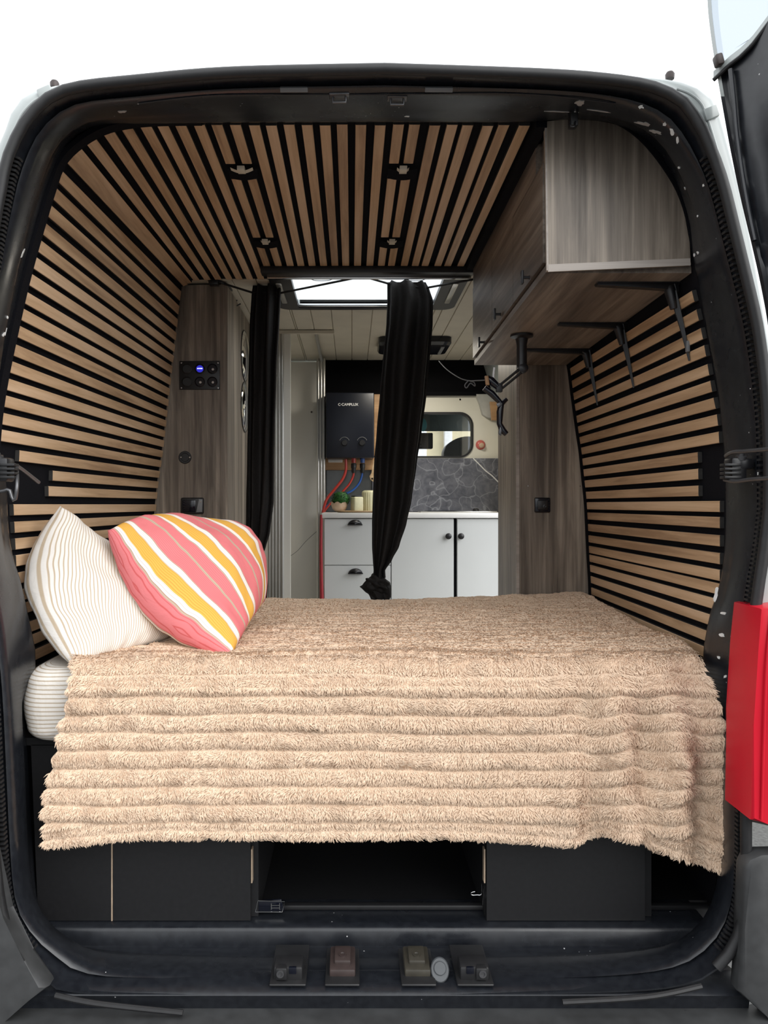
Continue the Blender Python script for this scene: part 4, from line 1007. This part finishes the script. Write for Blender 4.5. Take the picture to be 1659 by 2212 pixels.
bm = BM(); tube(bm, [P(1022,990,4.799), P(1035,1003,4.799), P(1050,1018,4.799), P(1062,1027,4.799), P(1075,1040,4.799), P(1090,1055,4.799)], .004, 6, 20); o = fin('white_vein', bm, WORKTOP, bs)
bm = BM(); box(bm, -.16, .13, 4.815, 4.83, ZC-.045, ZP(1010, 4.8)); tag(fin('splashback', bm, plain('dark_glass_splash', (.07, .075, .075), .15), smooth=False), 'dark glossy splashback behind the plant and hoses', 'splashback')
# hob edge and a tap base
hb = thing('hob', 'low glass hob lid edge on the right end of the worktop', 'hob', P(990, 1104, 4.6))
bm = BM(); box(bm, XP(905, 4.62), XP(1066, 4.62), 4.50, 4.72, ZC-.047, ZC-.040, .002); fin('steel_tray', bm, ALU, hb)
bm = BM(); box(bm, XP(920, 4.62), XP(1010, 4.62), 4.52, 4.70, ZC-.040, ZC-.036, .001); fin('glass_top', bm, GLOSSB, hb)
bm = BM(); lathe(bm, P(1028, 1100, 4.55), (0, 0, 1), [(.018, -.02), (.018, .0), (.012, .006), (0, .007)], 20); fin('knob', bm, BPLAST, hb)

# ------------------------------------------------------------ water heater and pipes
HY = 4.58
wh = thing('water_heater', 'black gas water heater with two knobs on the wall above the worktop', 'water heater', P(755, 990, HY))
bm = BM(); box(bm, XP(704, HY), XP(808, HY), HY, 4.80, ZP(989, HY), ZP(848, HY), .006, 3); fin('casing', bm, HEATER, wh)
def text(s, size, loc, mat, parent, name):
    cu = bpy.data.curves.new(name, 'FONT'); cu.body = s; cu.size = size; cu.align_x = 'CENTER'; cu.align_y = 'CENTER'; cu.extrude = .0006; cu.offset = size*.012
    ob = bpy.data.objects.new(name, cu); COL.objects.link(ob); bpy.context.view_layer.update()
    me = bpy.data.meshes.new_from_object(ob); bpy.data.objects.remove(ob)
    R = Matrix.Rotation(math.pi/2, 4, 'X'); me.transform(Matrix.Translation(Vector(loc)-Vector(parent.matrix_world.translation)) @ R)
    me.materials.append(mat); return link(name, me, parent)
text('C·CAMPLUX', .022, P(752, 874, HY-.001), WHITET, wh, 'lettering')
for px in (744, 782):
    bm = BM(); lathe(bm, P(px, 957, HY), (0, -1, 0), [(.019, 0), (.017, .014), (.015, .018), (0, .018)], 24); fin('knob', bm, BPLAST, wh)
    bm = BM(); c = P(px, 955, HY-.002)
    tube(bm, [c+Vector((.030*math.cos(a), 0, .030*math.sin(a))) for a in [math.radians(20+140*k/14) for k in range(15)]], .0016, 6); fin('dial_arc', bm, GREYP, wh)
bt = thing('pine_batten', 'pine mounting batten on the wall under the water heater', 'batten', P(755, 1003, 4.78))
bm = BM(); box(bm, XP(702, 4.78), XP(812, 4.78), 4.77, 4.815, ZP(1015, 4.78), ZP(989, 4.78), .002); fin('board', bm, BATTEN, bt, smooth=False)
bm = BM(); box(bm, XP(709, 4.76), XP(740, 4.76), 4.75, 4.77, ZP(999, 4.76), ZP(991, 4.76), .003); fin('white_bracket', bm, WHITET, bt)
bt2 = thing('pine_upright', 'narrow pine upright beside the water heater behind the curtain', 'batten', P(815, 900, 4.78))
bm = BM(); box(bm, XP(808, 4.78), XP(824, 4.78), 4.77, 4.815, ZP(985, 4.78), ZP(852, 4.78), .002); fin('board', bm, BATTEN, bt2, smooth=False)
for nm, mat, pts, r, lab, col in (
    ('hose', REDP, [(747,992),(747,1015),(740,1035),(722,1058),(705,1080),(697,1108)], .0085, 'thick orange-red hose curving down from the water heater', None),
    ('hose', REDP, [(764,1016),(763,1028),(755,1045),(742,1060),(728,1076),(712,1090),(698,1108)], .0065, 'thin red hose with black connector below the water heater', 764),
    ('hose', BLUEP, [(783,1016),(781,1030),(775,1045),(762,1059),(745,1068),(725,1080),(705,1095),(700,1108)], .0065, 'blue hose with black connector below the water heater', 783)):
    t = thing(nm, lab, 'hose', P(pts[0][0], pts[0][1], 4.65), 'hoses under the water heater')
    dpt = 0 if col is None else (.015 if col == 764 else .035)
    bm = BM(); tube(bm, [P(x, y, 4.63+dpt) for x, y in pts], r, 10, 40); fin('tubing', bm, mat, t)
    if col:
        bm = BM(); lathe(bm, P(col, 1022, 4.63+dpt), (0, 0, 1), [(.010, 0), (.014, .01), (.014, .03), (.017, .032), (.017, .055), (.014, .06), (0, .06)], 16); fin('connector', bm, BPLAST, t)
        bm = BM(); lathe(bm, P(col, 1000, 4.63+dpt), (0, 0, 1), [(.014, 0), (.015, .03), (0, .031)], 16); fin('collar', bm, mat, t)
# items on the worktop
WT = ZC-.047
tray = thing('wooden_tray', 'thin pale wooden tray on the worktop under the jars', 'tray', (XP(770, 4.45), 4.45, WT))
bm = BM(); c = Vector((XP(770, 4.42), 4.42, WT))
lathe(bm, c, (0, 0, 1), [(.10, 0), (.125, .010), (.122, .012), (.10, .004), (0, .004)], 40)
for v in bm.verts: v.co.x = c.x+(v.co.x-c.x)*1.05; v.co.y = c.y+(v.co.y-c.y)*.7
fin('dish', bm, OLIVE, tray)
pl = thing('potted_plant', 'round artificial boxwood ball in a scalloped peach planter', 'plant', (XP(736, 4.40), 4.40, WT+.010))
bm = BM(); c = Vector((XP(733, 4.40), 4.40, WT+.010)); rows = []
for (r, h) in ((.028, 0), (.040, .012), (.046, .03), (.048, .042), (.044, .040), (.036, .02)):
    rows.append([c+Vector((r*math.cos(2*math.pi*k/48), r*math.sin(2*math.pi*k/48), h+(.012*abs(math.cos(3.5*2*math.pi*k/48)) if h > .035 else 0))) for k in range(48)])
V = grid(bm, rows, close=True); bm.faces.new(V[0][::-1]); bm.faces.new(V[-1]); fin('planter', bm, CLAY, pl)
bm = BM(); cc = c+Vector((.008, 0, .068))
for i in range(700):
    u = random.uniform(-1, 1); a = random.uniform(0, 2*math.pi); s_ = math.sqrt(1-u*u)
    d = Vector((s_*math.cos(a), s_*math.sin(a), u*.85)); p = cc+d*(.052*random.uniform(.82, 1.05))
    t1 = d.orthogonal().normalized(); t1.rotate(Matrix.Rotation(random.uniform(0, 6.3), 3, d)); t2 = d.cross(t1)
    w = .0055; nrm = d*.003
    bm.faces.new([bm.verts.new(p+t1*w), bm.verts.new(p+t2*w*.6+nrm), bm.verts.new(p-t1*w), bm.verts.new(p-t2*w*.6+nrm)])
lathe(bm, cc, (0, 0, 1), [(0, -.04), (.03, -.034), (.042, 0), (.03, .034), (0, .04)], 16)
fin('leaf_ball', bm, LEAF, pl)
jr = thing('storage_jar', 'small square cream glass jar on the tray in front of the canister', 'jar', (XP(773, 4.38), 4.38, WT+.012))
bm = BM(); c = Vector((XP(771, 4.38), 4.38, WT+.008)); obox(bm, c+Vector((0, 0, .042)), (.027, .012, 0), (-.012, .027, 0), (0, 0, .042), .008, 3); fin('jar_body', bm, JAR, jr)
bm = BM(); obox(bm, c+Vector((0, 0, .087)), (.022, .010, 0), (-.010, .022, 0), (0, 0, .003), .001); fin('rim', bm, BMETAL, jr)
cn = thing('ribbed_canister', 'tall ribbed cream canister on the tray half behind the curtain', 'canister', (XP(797, 4.46), 4.46, WT+.012))
bm = BM(); c = Vector((XP(800, 4.46), 4.46, WT+.008)); rows = []
for r, h in ((.046, 0), (.050, .004), (.051, .06), (.050, .108), (.044, .118), (.034, .122)):
    rows.append([c+Vector(((r+.0012*math.cos(24*2*math.pi*k/96))*math.cos(2*math.pi*k/96), (r+.0012*math.cos(24*2*math.pi*k/96))*math.sin(2*math.pi*k/96), h)) for k in range(96)])
V = grid(bm, rows, close=True); bm.faces.new(V[0][::-1]); bm.faces.new(V[-1]); fin('canister_body', bm, JAR, cn)
wb_ = thing('wooden_spoon', 'pale wooden spoon handle hanging under the batten beside the curtain', 'utensil', P(804, 1030, 4.7))
bm = BM(); prism(bm, [(XP(x, 4.70), ZP(y, 4.70)) for x, y in [(806,995),(810,995),(811,1020),(814,1030),(812,1040),(806,1041),(800,1036),(798,1028),(803,1022)]], 4.69, 4.70, .002); fin('handle', bm, OLIVE, wb_)
bm = BM(); lathe(bm, P(804, 1034, 4.69), (0, -1, 0), [(.006, 0), (.006, .001), (0, .001)], 12); fin('hang_hole', bm, GAP, wb_)

# ------------------------------------------------------------ curtains and cord
def curtain(name_lab, rows_px, Yc, knot, tail, seedv, depth=.30, folds=7):
    t = thing('knotted_curtain', name_lab, 'curtain', P((rows_px[0][1]+rows_px[0][2])/2, rows_px[0][0], Yc), 'black knotted curtains')
    keys = [Vector(r) for r in rows_px]; dense = []
    ys = [k[0] for k in keys]; NY = 120
    for i in range(NY+1):
        y = ys[0]+(ys[-1]-ys[0])*i/NY; j = 0
        while j < len(ys)-2 and ys[j+1] < y: j += 1
        u = (y-ys[j])/(ys[j+1]-ys[j]); u2 = u*u*(3-2*u)*.35+u*.65
        dense.append((y, keys[j][1]+(keys[j+1][1]-keys[j][1])*u2, keys[j][2]+(keys[j+1][2]-keys[j][2])*u2))
    bm = BM(); rows = []; K = 96
    for (y, l, r) in dense:
        c = P((l+r)/2, y, Yc); hw = (r-l)/2/F*Yc; f = (y-ys[0])/(ys[-1]-ys[0]); row = []
        for k in range(K):
            a = 2*math.pi*k/K; x = math.cos(a); z = math.sin(a)
            ph = folds*math.acos(max(-1, min(1, x)))+seedv+1.4*noise.noise(Vector((x*1.5, f*2.2, seedv)))+.8*f
            rip = math.cos(ph*1.0)
            rr = hw*depth+.010
            row.append(Vector((c.x+x*hw+.003*math.sin(ph*1.3), Yc+z*rr*(.70+.30*rip)+.014*rip*(1 if z > 0 else -1)*abs(z)**.5*(1-.4*f)+.010*noise.noise(Vector((x*2, f*6, 3+seedv))), c.z)))
        rows.append(row)
    V = grid(bm, rows, close=True); bm.faces.new(V[0]); bm.faces.new(V[-1][::-1])
    fin('drape', bm, CURT, t, angle=80)
    bm = BM(); kx, ky, kw, kh = knot; c = P(kx, ky, Yc); R = kw/F*Yc; H = kh/F*Yc; rows = []
    for i in range(33):
        th = math.pi*i/32; row = []
        for k in range(64):
            a = 2*math.pi*k/64; d = Vector((math.sin(th)*math.cos(a), math.sin(th)*math.sin(a), math.cos(th)))
            m_ = 1+.30*noise.noise(d*1.8+Vector((seedv, 0, 0)))+.10*math.sin(9*(d.z+.6*d.x)+seedv)
            row.append(c+Vector((d.x*R, d.y*R*.8, d.z*H))*m_)
        rows.append(row)
    grid(bm, rows, close=True); bmesh.ops.remove_doubles(bm, verts=bm.verts, dist=1e-5); fin('knot', bm, CURT, t, angle=80)
    bm = BM(); rows = []
    tk = [Vector(r) for r in tail]
    for i in range(25):
        y = tk[0][0]+(tk[-1][0]-tk[0][0])*i/24; j = 0
        while j < len(tk)-2 and tk[j+1][0] < y: j += 1
        u = (y-tk[j][0])/(tk[j+1][0]-tk[j][0]); l = tk[j][1]+(tk[j+1][1]-tk[j][1])*u; r = tk[j][2]+(tk[j+1][2]-tk[j][2])*u
        c = P((l+r)/2, y, Yc+.005); hw = (r-l)/2/F*Yc; row = []
        for k in range(64):
            a = 2*math.pi*k/64; x = math.cos(a); z = math.sin(a); rip = math.cos(5*math.acos(max(-1, min(1, x)))+i*.12+seedv)
            row.append(Vector((c.x+x*hw, Yc+z*(hw*.35+.008)*(.7+.3*rip), c.z+.006*noise.noise(Vector((x*3, seedv, i*.2)))*(i/6))))
        rows.append(row)
    V = grid(bm, rows, close=True); bm.faces.new(V[0]); bm.faces.new(V[-1][::-1]); fin('tail', bm, CURT, t, angle=80)
    return t
YCU = 3.16
curtain('black curtain knotted at the bottom hanging in the middle of the van',
        [(610,838,918),(625,838,926),(650,838,934),(700,836,933),(760,830,928),(850,822,920),(930,815,910),(1000,809,900),(1080,806,889),(1130,804,878),(1180,804,862),(1210,806,846),(1232,808,831),(1248,806,832)],
        YCU, (814, 1262, 25, 20), [(1245,800,828),(1258,785,842),(1270,776,845),(1280,793,845),(1292,802,844),(1297,806,838)], 1.3)
curtain('black curtain knotted at the bottom hanging beside the left cupboard',
        [(618,546,606),(640,543,605),(700,539,602),(800,536,597),(900,535,594),(1000,534,591),(1080,533,590),(1150,532,582),(1185,533,572),(1203,538,562),(1212,540,562)],
        YCU, (547, 1219, 22, 16), [(1222,545,568),(1240,550,577),(1265,556,579),(1297,560,577)], 4.1)
# gathered heads of the curtains
for (x0p, x1p, y, lab) in ((870, 912, 606, 'm'),):
    pass
cd = thing('elastic_cord', 'black elastic cord strung across the van holding both curtains', 'cord', P(785, 597, 3.03))
bm = BM(); tube(bm, [P(458,604,3.10), P(500,618,3.12), P(545,632,YCU)], .0045, 8, 20)
tube(bm, [P(545,632,YCU), P(575,632,YCU), P(606,633,YCU), P(700,614,3.09), P(784,597,3.03)], .0045, 8); tube(bm, [P(784,597,3.03), P(840,613,YCU), P(920,622,YCU), P(1020,604,2.86)], .0045, 8)
fin('cord_run', bm, CURT, cd)
bm = BM(); tube(bm, [P(784,588,3.02), P(784,598,3.03)], .004, 8); fin('cord_hook', bm, CHROME, cd)
bk = thing('curtain_hook', 'black twisted hook at the top edge of the left cupboard', 'hook', P(512, 640, 3.3))
bm = BM(); tube(bm, [P(458,604,3.10), P(480,610,3.10), P(497,622,3.2), P(508,640,3.4), P(515,668,3.5)], .005, 8, 24); tube(bm, [P(503,650,3.4), P(516,640,3.4), P(505,662,3.4), P(520,656,3.4)], .003, 6, 20); fin('hook_wire', bm, BMETAL, bk)
bm = BM(); box(bm, XP(452, 3.09), XP(472, 3.09), 3.075, 3.11, ZC+.893, ZC+.912, .002); fin('fixing_plate', bm, BMETAL, bk)

# ------------------------------------------------------------ bed base
bb = thing('bed_base', 'black boarded bed platform with exposed ply edges and open store below', 'bed', (0, 2.2, ZC-.99))
BY = 1.80; zf = ZC-.987; zt_ = ZC-.572
def panel(pxs, name='front_panel', Y=BY, th=.018, mat=BOARD):
    bm = BM(); prism(bm, [(XP(x, Y), ZP(y, Y)) for x, y in pxs], Y, Y+th, .001); return fin(name, bm, mat, bb, smooth=False)
def fy(Y, z): return VY-(z-ZC)*F/Y
yb = fy(BY, zf)
panel([(66, 1608), (240, 1608), (240, yb), (82, yb)])
panel([(244, 1608), (541, 1608), (541, yb), (244, yb)])
panel([(1051, 1608), (1394, 1608), (1394, yb), (1051, yb)])
for x in (242, 544, 1047):
    bm = BM(); box(bm, XP(x-1.6, BY), XP(x+1.3, BY), BY-.001, BY+.018, zf+(.0 if x == 242 else .09), zt_ if x == 242 else zf+.17); fin('bare_edge', bm, PLY, bb, smooth=False)['label'] = 'unpainted plywood edge'
bm = BM(); box(bm, -.80, .86, 1.80, 2.885, zt_+.001, zt_+.019); fin('deck', bm, BOARD, bb, smooth=False)
for x in (-.80, -.242, .318, .70):
    bm = BM(); box(bm, x, x+.018, BY+.02, 2.865, zf, zt_); fin('divider', bm, BOARD, bb, smooth=False)
bm = BM(); box(bm, -.80, .86, 2.866, 2.885, zf, zt_); fin('rear_panel', bm, BOARD, bb, smooth=False)
bm = BM(); box(bm, -.24, .88, 1.846, 1.864, zf, zf+.012, .003); fin('floor_lip', bm, BPLAST, bb)
bm = BM(); box(bm, XP(545, 1.87), XP(1049, 1.87), 2.25, 2.268, zf, zt_); fin('inner_panel', bm, BOARD, bb, smooth=False)
bk = thing('buckle', 'small metal buckle lying at the left corner of the open store', 'buckle', P(585, 1955, 1.83))
c = P(583, 1956, 1.825)
bm = BM(); obox(bm, c, (.032, 0, .002), (0, .003, 0), (-.004, 0, .014), .003); fin('plate', bm, GLOSSB, bk)
bm = BM()
tube(bm, [c+Vector((x, -.004, z)) for x, z in [(-.034,-.013),(.030,-.013),(.036,.012),(-.028,.014),(-.034,-.013)]], .0014, 6)
for dz in (-.003, .003): tube(bm, [c+Vector((.004, -.005, dz)), c+Vector((.024, -.005, dz))], .0013, 6)
for dx in (.004, .024): tube(bm, [c+Vector((dx, -.005, -.007)), c+Vector((dx, -.005, .007))], .0016, 6)
fin('wire_frame', bm, CHROME, bk)
sh = thing('hook_latch', 'small metal hook latch at the right edge of the open store', 'latch', P(1035, 1930, 1.84))
bm = BM(); tube(bm, [P(1041,1908,1.84), P(1040,1931,1.84), P(1030,1933,1.84), P(1019,1933,1.84), P(1018,1928,1.84), P(1026,1926,1.84)], .0014, 8, 20); tube(bm, [P(1043,1955,1.83), P(1046,1900,1.83)], .0012, 6); fin('hook_wire', bm, CHROME, sh)

# ------------------------------------------------------------ mattress with striped sheet
mt = thing('mattress', 'mattress in a white and tan striped fitted sheet under the blanket', 'mattress', (0, 2.4, ZC-.55))
bm = BM(); mz0, mz1 = zt_+.02, ZC-.378
cy0, cy1 = 1.748, 2.885; cx0, cx1 = -.768, .845
prof2 = []
r = .055
for k in range(9): a = math.radians(-90+90*k/8); prof2.append((r-r*math.cos(a-math.pi/2) if False else 0, 0))
cs = []   # profile in inset/height
for k in range(9):
    a = math.pi/2*k/8; cs.append((.04*(1-math.sin(a)), mz0+.04*(1-math.cos(a))))
for k in range(1, 5): cs.append((-.006*math.sin(math.pi*k/5), mz0+.04+(mz1-mz0-.08)*k/5))
for k in range(9):
    a = math.pi/2*k/8; cs.append((.04*(1-math.cos(a)), mz1-.04+.04*math.sin(a)))
outline = []
M = 60
def rr_out(ins):
    pts = rrect(cx0+ins, cx1-ins, cy0+ins, cy1-ins, .06, 6); out = []
    for i in range(len(pts)):
        p, q_ = pts[i], pts[(i+1) % len(pts)]; m_ = 40 if i % 7 == 6 else 1
        for k in range(m_): out.append((p[0]+(q_[0]-p[0])*k/m_, p[1]+(q_[1]-p[1])*k/m_))
    return out
rows = []; total = 0; acc = [0]
for i, (ins, z) in enumerate(cs):
    rows.append([Vector((x, y+.010*noise.noise(Vector((x*4, z*9, 1))), z+.008*noise.noise(Vector((x*5, y*5, z*7)))*(1 if 0 < i else .5))) for x, y in rr_out(ins)])
    if i: acc.append(acc[-1]+math.dist(cs[i], cs[i-1]))
for ins in (.10, .2, .35, .5):
    rows.append([Vector((x, y, mz1)) for x, y in rr_out(ins)]); acc.append(acc[-1]+.1)
rows = [r+[r[0]] for r in rows]
V = grid(bm, rows, uv=lambda i, j: (j*.1, (acc[i]/.0098) if i < len(cs) else (rows[i][j].y)/.0098))
bm.faces.new(V[-1][:-1]); bm.faces.new(V[0][:-1][::-1]); fin('sheeted_body', bm, SHEET, mt, angle=60)

# ------------------------------------------------------------ plush blanket
bl = thing('blanket', 'beige ribbed plush blanket spread over the bed and hanging down in front', 'blanket', (.1, 1.72, ZC-.38))
ZT = ZC-.358                       # top of the bedding
def interp(tab, t):
    if t <= tab[0][0]: return tab[0][1]
    for (a, b), (c, d) in zip(tab, tab[1:]):
        if t <= c:
            u = (t-a)/(c-a); u = u*u*(3-2*u)*.5+u*.5; return b+(d-b)*u
    return tab[-1][1]
YE = 1.735                         # front edge of the bed
topY0 = 2.885; LT = topY0-YE; 
# hem height (metres below ZT) along x
hem = [(-.70, .425), (-.45, .402), (0, .405), (.25, .405), (.50, .418), (.545, .412), (.575, .398), (.64, .408), (.70, .436), (.76, .462), (.86, .478)]
leftT = [(YE, -.635), (1.80, -.60), (1.95, -.49), (2.10, -.40), (2.35, -.33), (2.7, -.34), (3.04, -.40)]
rightT = [(YE, .790), (1.80, .818), (1.90, .835), (2.05, .852), (2.4, .868), (2.885, .888)]
leftF = [(0, -.635), (.05, -.630), (.16, -.650), (.24, -.672), (.32, -.688), (.40, -.690), (.45, -.686)]
rightF = [(0, .790), (.05, .80), (.10, .816), (.16, .832), (.22, .838), (.30, .838), (.40, .842), (.48, .846)]
PITCH = .0405; NU, NV = 560, 520
RR = .05
bm = BM(); rows = []; NT = 230
for i in range(NV+1):
    row = []
    ontop = i < NT
    for j in range(NU+1):
        u = j/NU
        if ontop:
            Y = topY0-(topY0-YE-RR*.6)*i/NT
            x = leftT_ = interp(leftT, Y)+(interp(rightT, Y)-interp(leftT, Y))*u
            edge = min(u, 1-u)
            s = -(Y-YE)
            z = ZT; y = Y; nrm = Vector((0, 0, 1))
            z += .010*noise.noise(Vector((x*3, Y*3, 0)))-.02*max(0, 1-edge/.012)**2*(1 if u < .5 else .3)
            if Y > 2.80: z -= .012*((Y-2.80)/.085)**2*(1-.9*u)
            z += .022*max(0, u-.4)*max(0, (Y-2.3)/.6)
            z += .018*max(0, (x-.70)/.2)**1.5*max(0, 1-abs(Y-1.93)/.15)   # lifted crease against the wall
            yn = 0
        else:
            v = (i-NT)/(NV-NT)
            x0_ = -.66+1.50*u
            d = v*interp(hem, x0_)
            xl = interp(leftF, d); xr = interp(rightF, d); x = xl+(xr-xl)*u
            # rounded shoulder
            if d < RR*1.2:
                a = (d/(RR*1.2))*math.pi/2; z = ZT-RR*(1-math.cos(a)); y = YE+RR*.6-RR*math.sin(a)*1.0; nrm = Vector((0, -math.sin(a), math.cos(a)))
            else:
                z = ZT-d-(RR-RR*1.2); y = YE-RR*.4-.004; nrm = Vector((0, -1, 0))
            y += .006*noise.noise(Vector((x*2.5, d*3, 4)))
            # hanging folds at the right end
            w = max(0, min(1, (x-.44)/.10)); dn = min(1, d/.10)
            fold = math.sin((x-.545-.10*d)*2*math.pi/.125)
            y += -.016*w*dn*fold*(.6+.8*min(1, d/.3))
            y += -.012*w*dn*math.sin((x+.5*d)*2*math.pi/.21+1)
            z += -.007*w*dn*math.sin((x-.52-.10*d)*2*math.pi/.125+1.4)
            s = d
        # ribs
        skew = .010*noise.noise(Vector((x*1.6, 0, 7)))+.004*noise.noise(Vector((x*7, s*8, 3)))+(.006*noise.noise(Vector((x*12, s*10, 8))) if ontop else 0)
        hemd = interp(hem, x) if not ontop else 9
        dist_hem = hemd-s if not ontop else 9
        ph = ((s+skew) % PITCH)/PITCH
        if not ontop and dist_hem < .045:
            ph = ((.045-dist_hem)/.0225) % 1; amp = .0055
        else: amp = .0135 if not ontop else .0085
        rib = max(0, math.sin(math.pi*ph))**.62
        fz = noise.noise(Vector((x*95, s*70, 1)))*.5+noise.noise(Vector((x*220, s*180, 5)))*.35
        lump = noise.noise(Vector((x*14, s*22, 2)))
        off = amp*rib*(1+.25*lump)+fz*.0036+lump*.0028
        jag = .004*noise.noise(Vector((0, s*60, 9)))+.010*(rib-.6) if not ontop else .004*noise.noise(Vector((0, s*60, 9)))
        e = (max(0, 1-u/.01)*-1+max(0, 1-(1-u)/.01))
        p = Vector((x+jag*e, y, z))+nrm*off
        row.append(p)
    rows.append(row)
# tuck the border inwards to give the cloth its thickness
rows2 = []
for r in rows:
    a, b = r[0], r[-1]; rows2.append([a+Vector((.012, .010, -.012))]+r+[b+Vector((-.012, .010, -.012))])
rows2.append([p+Vector((0, .018, .012)) for p in rows2[-1]])
rows2.insert(0, [p+Vector((0, .01, -.02)) for p in rows2[0]])
grid(bm, rows2)
# pile: short leaning tufts grown on the cloth, part of the same cloth mesh
me = bpy.data.meshes.new('plush_cloth'); off = Vector(bl.matrix_world.translation)
bm.verts.index_update()
V_ = [tuple(v.co-off) for v in bm.verts]; F_ = [tuple(v.index for v in f.verts) for f in bm.faces]; bm.free()
rnd = random.Random(11)
def tuft(fi, u, ln, wd, lift=.42):
    i = min(int(fi), NV-1); j = min(max(int(u*NU), 1), NU-2); a = rows[i][j]; b = rows[i][j+1]; c = rows[min(i+1, NV)][j]
    i0 = max(0, i-5); i1 = min(NV, i+5); j0 = max(0, j-5); j1 = min(NU, j+5)
    tu = (rows[i][j1]-rows[i][j0]).normalized(); tv = (rows[i1][j]-rows[i0][j]).normalized(); n = tv.cross(tu)
    if n.z < 0 and abs(n.z) > abs(n.y): n = -n
    if i > NT and n.y > 0: n = -n
    fu = u*NU-j; p = a.lerp(b, min(max(fu, 0), 1)).lerp(c+(b-a)*fu, fi-i)
    sw = 2.0*noise.noise(p*17)+1.0*noise.noise(p*48)+rnd.uniform(-.35, .35)
    d = tv*math.cos(sw)+tu*math.sin(sw); sd_ = n.cross(d)
    L_ = ln*rnd.uniform(.7, 1.25)
    k = len(V_)
    m = p+n*L_*lift+d*L_*.42; t = p+n*L_*(lift-.02)+d*L_*1.0
    for q_ in (p-sd_*wd*.5-n*.002, p+sd_*wd*.5-n*.002, m+sd_*wd*.5, m-sd_*wd*.5, t): V_.append(tuple(q_-off))
    F_.append((k, k+1, k+2, k+3)); F_.append((k+3, k+2, k+4))
for _ in range(120000):
    fi = rnd.uniform(NT-12, NV-.01); tuft(fi, rnd.random(), .0095, .0021)
for _ in range(60000):
    fi = NT*rnd.random()**.55; tuft(fi, rnd.random(), .0055, .0030, .18)
for _ in range(2500):
    tuft(rnd.uniform(NT, NV-.01), rnd.choice((rnd.uniform(0, .006), rnd.uniform(.994, 1))), .012, .0022)
me.from_pydata(V_, [], F_); me.materials.append(PLUSH); me.polygons.foreach_set('use_smooth', [True]*len(me.polygons)); me.update()
link('plush_cloth', me, bl)

# ------------------------------------------------------------ pillows
def pillow(name, lab, cat, corners, bows, T, mat, uvs, group=None, seedv=0, tips=.0, n=72, pw=.42):
    A, B, C, D = [Vector(c) for c in corners]
    ctr = (A+B+C+D)/4
    nrm = (B-A).cross(D-A).normalized()
    if nrm.dot(-ctr+Vector((0, 0, ZC))) < 0: nrm = -nrm
    t = thing(name, lab, cat, ctr-Vector((0, 0, .1)), group)
    bm = BM(); lay = bm.loops.layers.uv.verify()
    def pt(u, v, side):
        p = A*(1-u)*(1-v)+B*u*(1-v)+C*u*v+D*(1-u)*v
        su, sv = math.sin(math.pi*u), math.sin(math.pi*v)
        p = p+Vector(bows[0])*su*(1-v)**2+Vector(bows[1])*sv*u**2+Vector(bows[2])*su*v**2+Vector(bows[3])*sv*(1-u)**2
        h = (max(0, (1-(2*u-1)**2)*(1-(2*v-1)**2)))**pw
        wr = .010*noise.noise(Vector((u*5, v*5, seedv)))+.005*abs(noise.noise(Vector((u*5+seedv, v*3, 2))))+.0015*noise.noise(Vector((u*14, v*14, seedv)))
        cd_ = min(u, 1-u, v, 1-v)
        pk = .0022*math.exp(-cd_*9)*math.sin((u if min(v, 1-v) < min(u, 1-u) else v)*46+seedv)*min(1, cd_*30)
        return p+nrm*side*(T*h+(wr+pk)*min(1, h*2))
    for side in (1, -1):
        V = [[bm.verts.new(pt(i/n, j/n, side)) for j in range(n+1)] for i in range(n+1)]
        for i in range(n):
            for j in range(n):
                q4 = [(i, j), (i+1, j), (i+1, j+1), (i, j+1)]
                if side < 0: q4 = q4[::-1]
                f = bm.faces.new([V[a][b] for a, b in q4])
                for lp, (a, b) in zip(f.loops, q4): lp[lay].uv = ((a/n+uvs[2]*(1-(1-a/n)**2))*uvs[0], b/n*uvs[1])
    bmesh.ops.remove_doubles(bm, verts=bm.verts, dist=1e-5)
    fin('cover', bm, mat, t, angle=180)
    return t, pt
# second white pillow lying behind
pillow('pillow', 'white striped pillow mostly hidden behind the coloured cushion', 'pillow',
       [P(236,1196,2.40), P(430,1190,2.50), P(470,1300,2.45), P(262,1330,2.34)], [(0, 0, .02)]*4, .06, TICK, (44, 1, 0), 'ticking pillows', 9)
pa, pf = pillow('pillow', 'white ticking-stripe pillow standing on its corner against the left wall', 'pillow',
       [P(130,1093,1.97), P(300,1262,2.20), P(375,1375,1.98), P(160,1440,1.735)],
       [(.005, 0, -.012), (.02, 0, .02), (-.02, 0, -.01), (-.085, 0, .01)], .085, TICK, (38, 1, .28), 'ticking pillows', 3)
ca, cf = pillow('cushion', 'pink, yellow and white striped cushion leaning on the white pillow', 'cushion',
       [P(232,1146,1.95), P(395,1150,2.22), P(572,1298,2.18), P(497,1422,1.815)],
       [(0, 0, .030), (.075, 0, .075), (-.0, .01, .01), (-.035, -.01, -.035)], .085, CUSH, (1, 1, 0), None, 5)
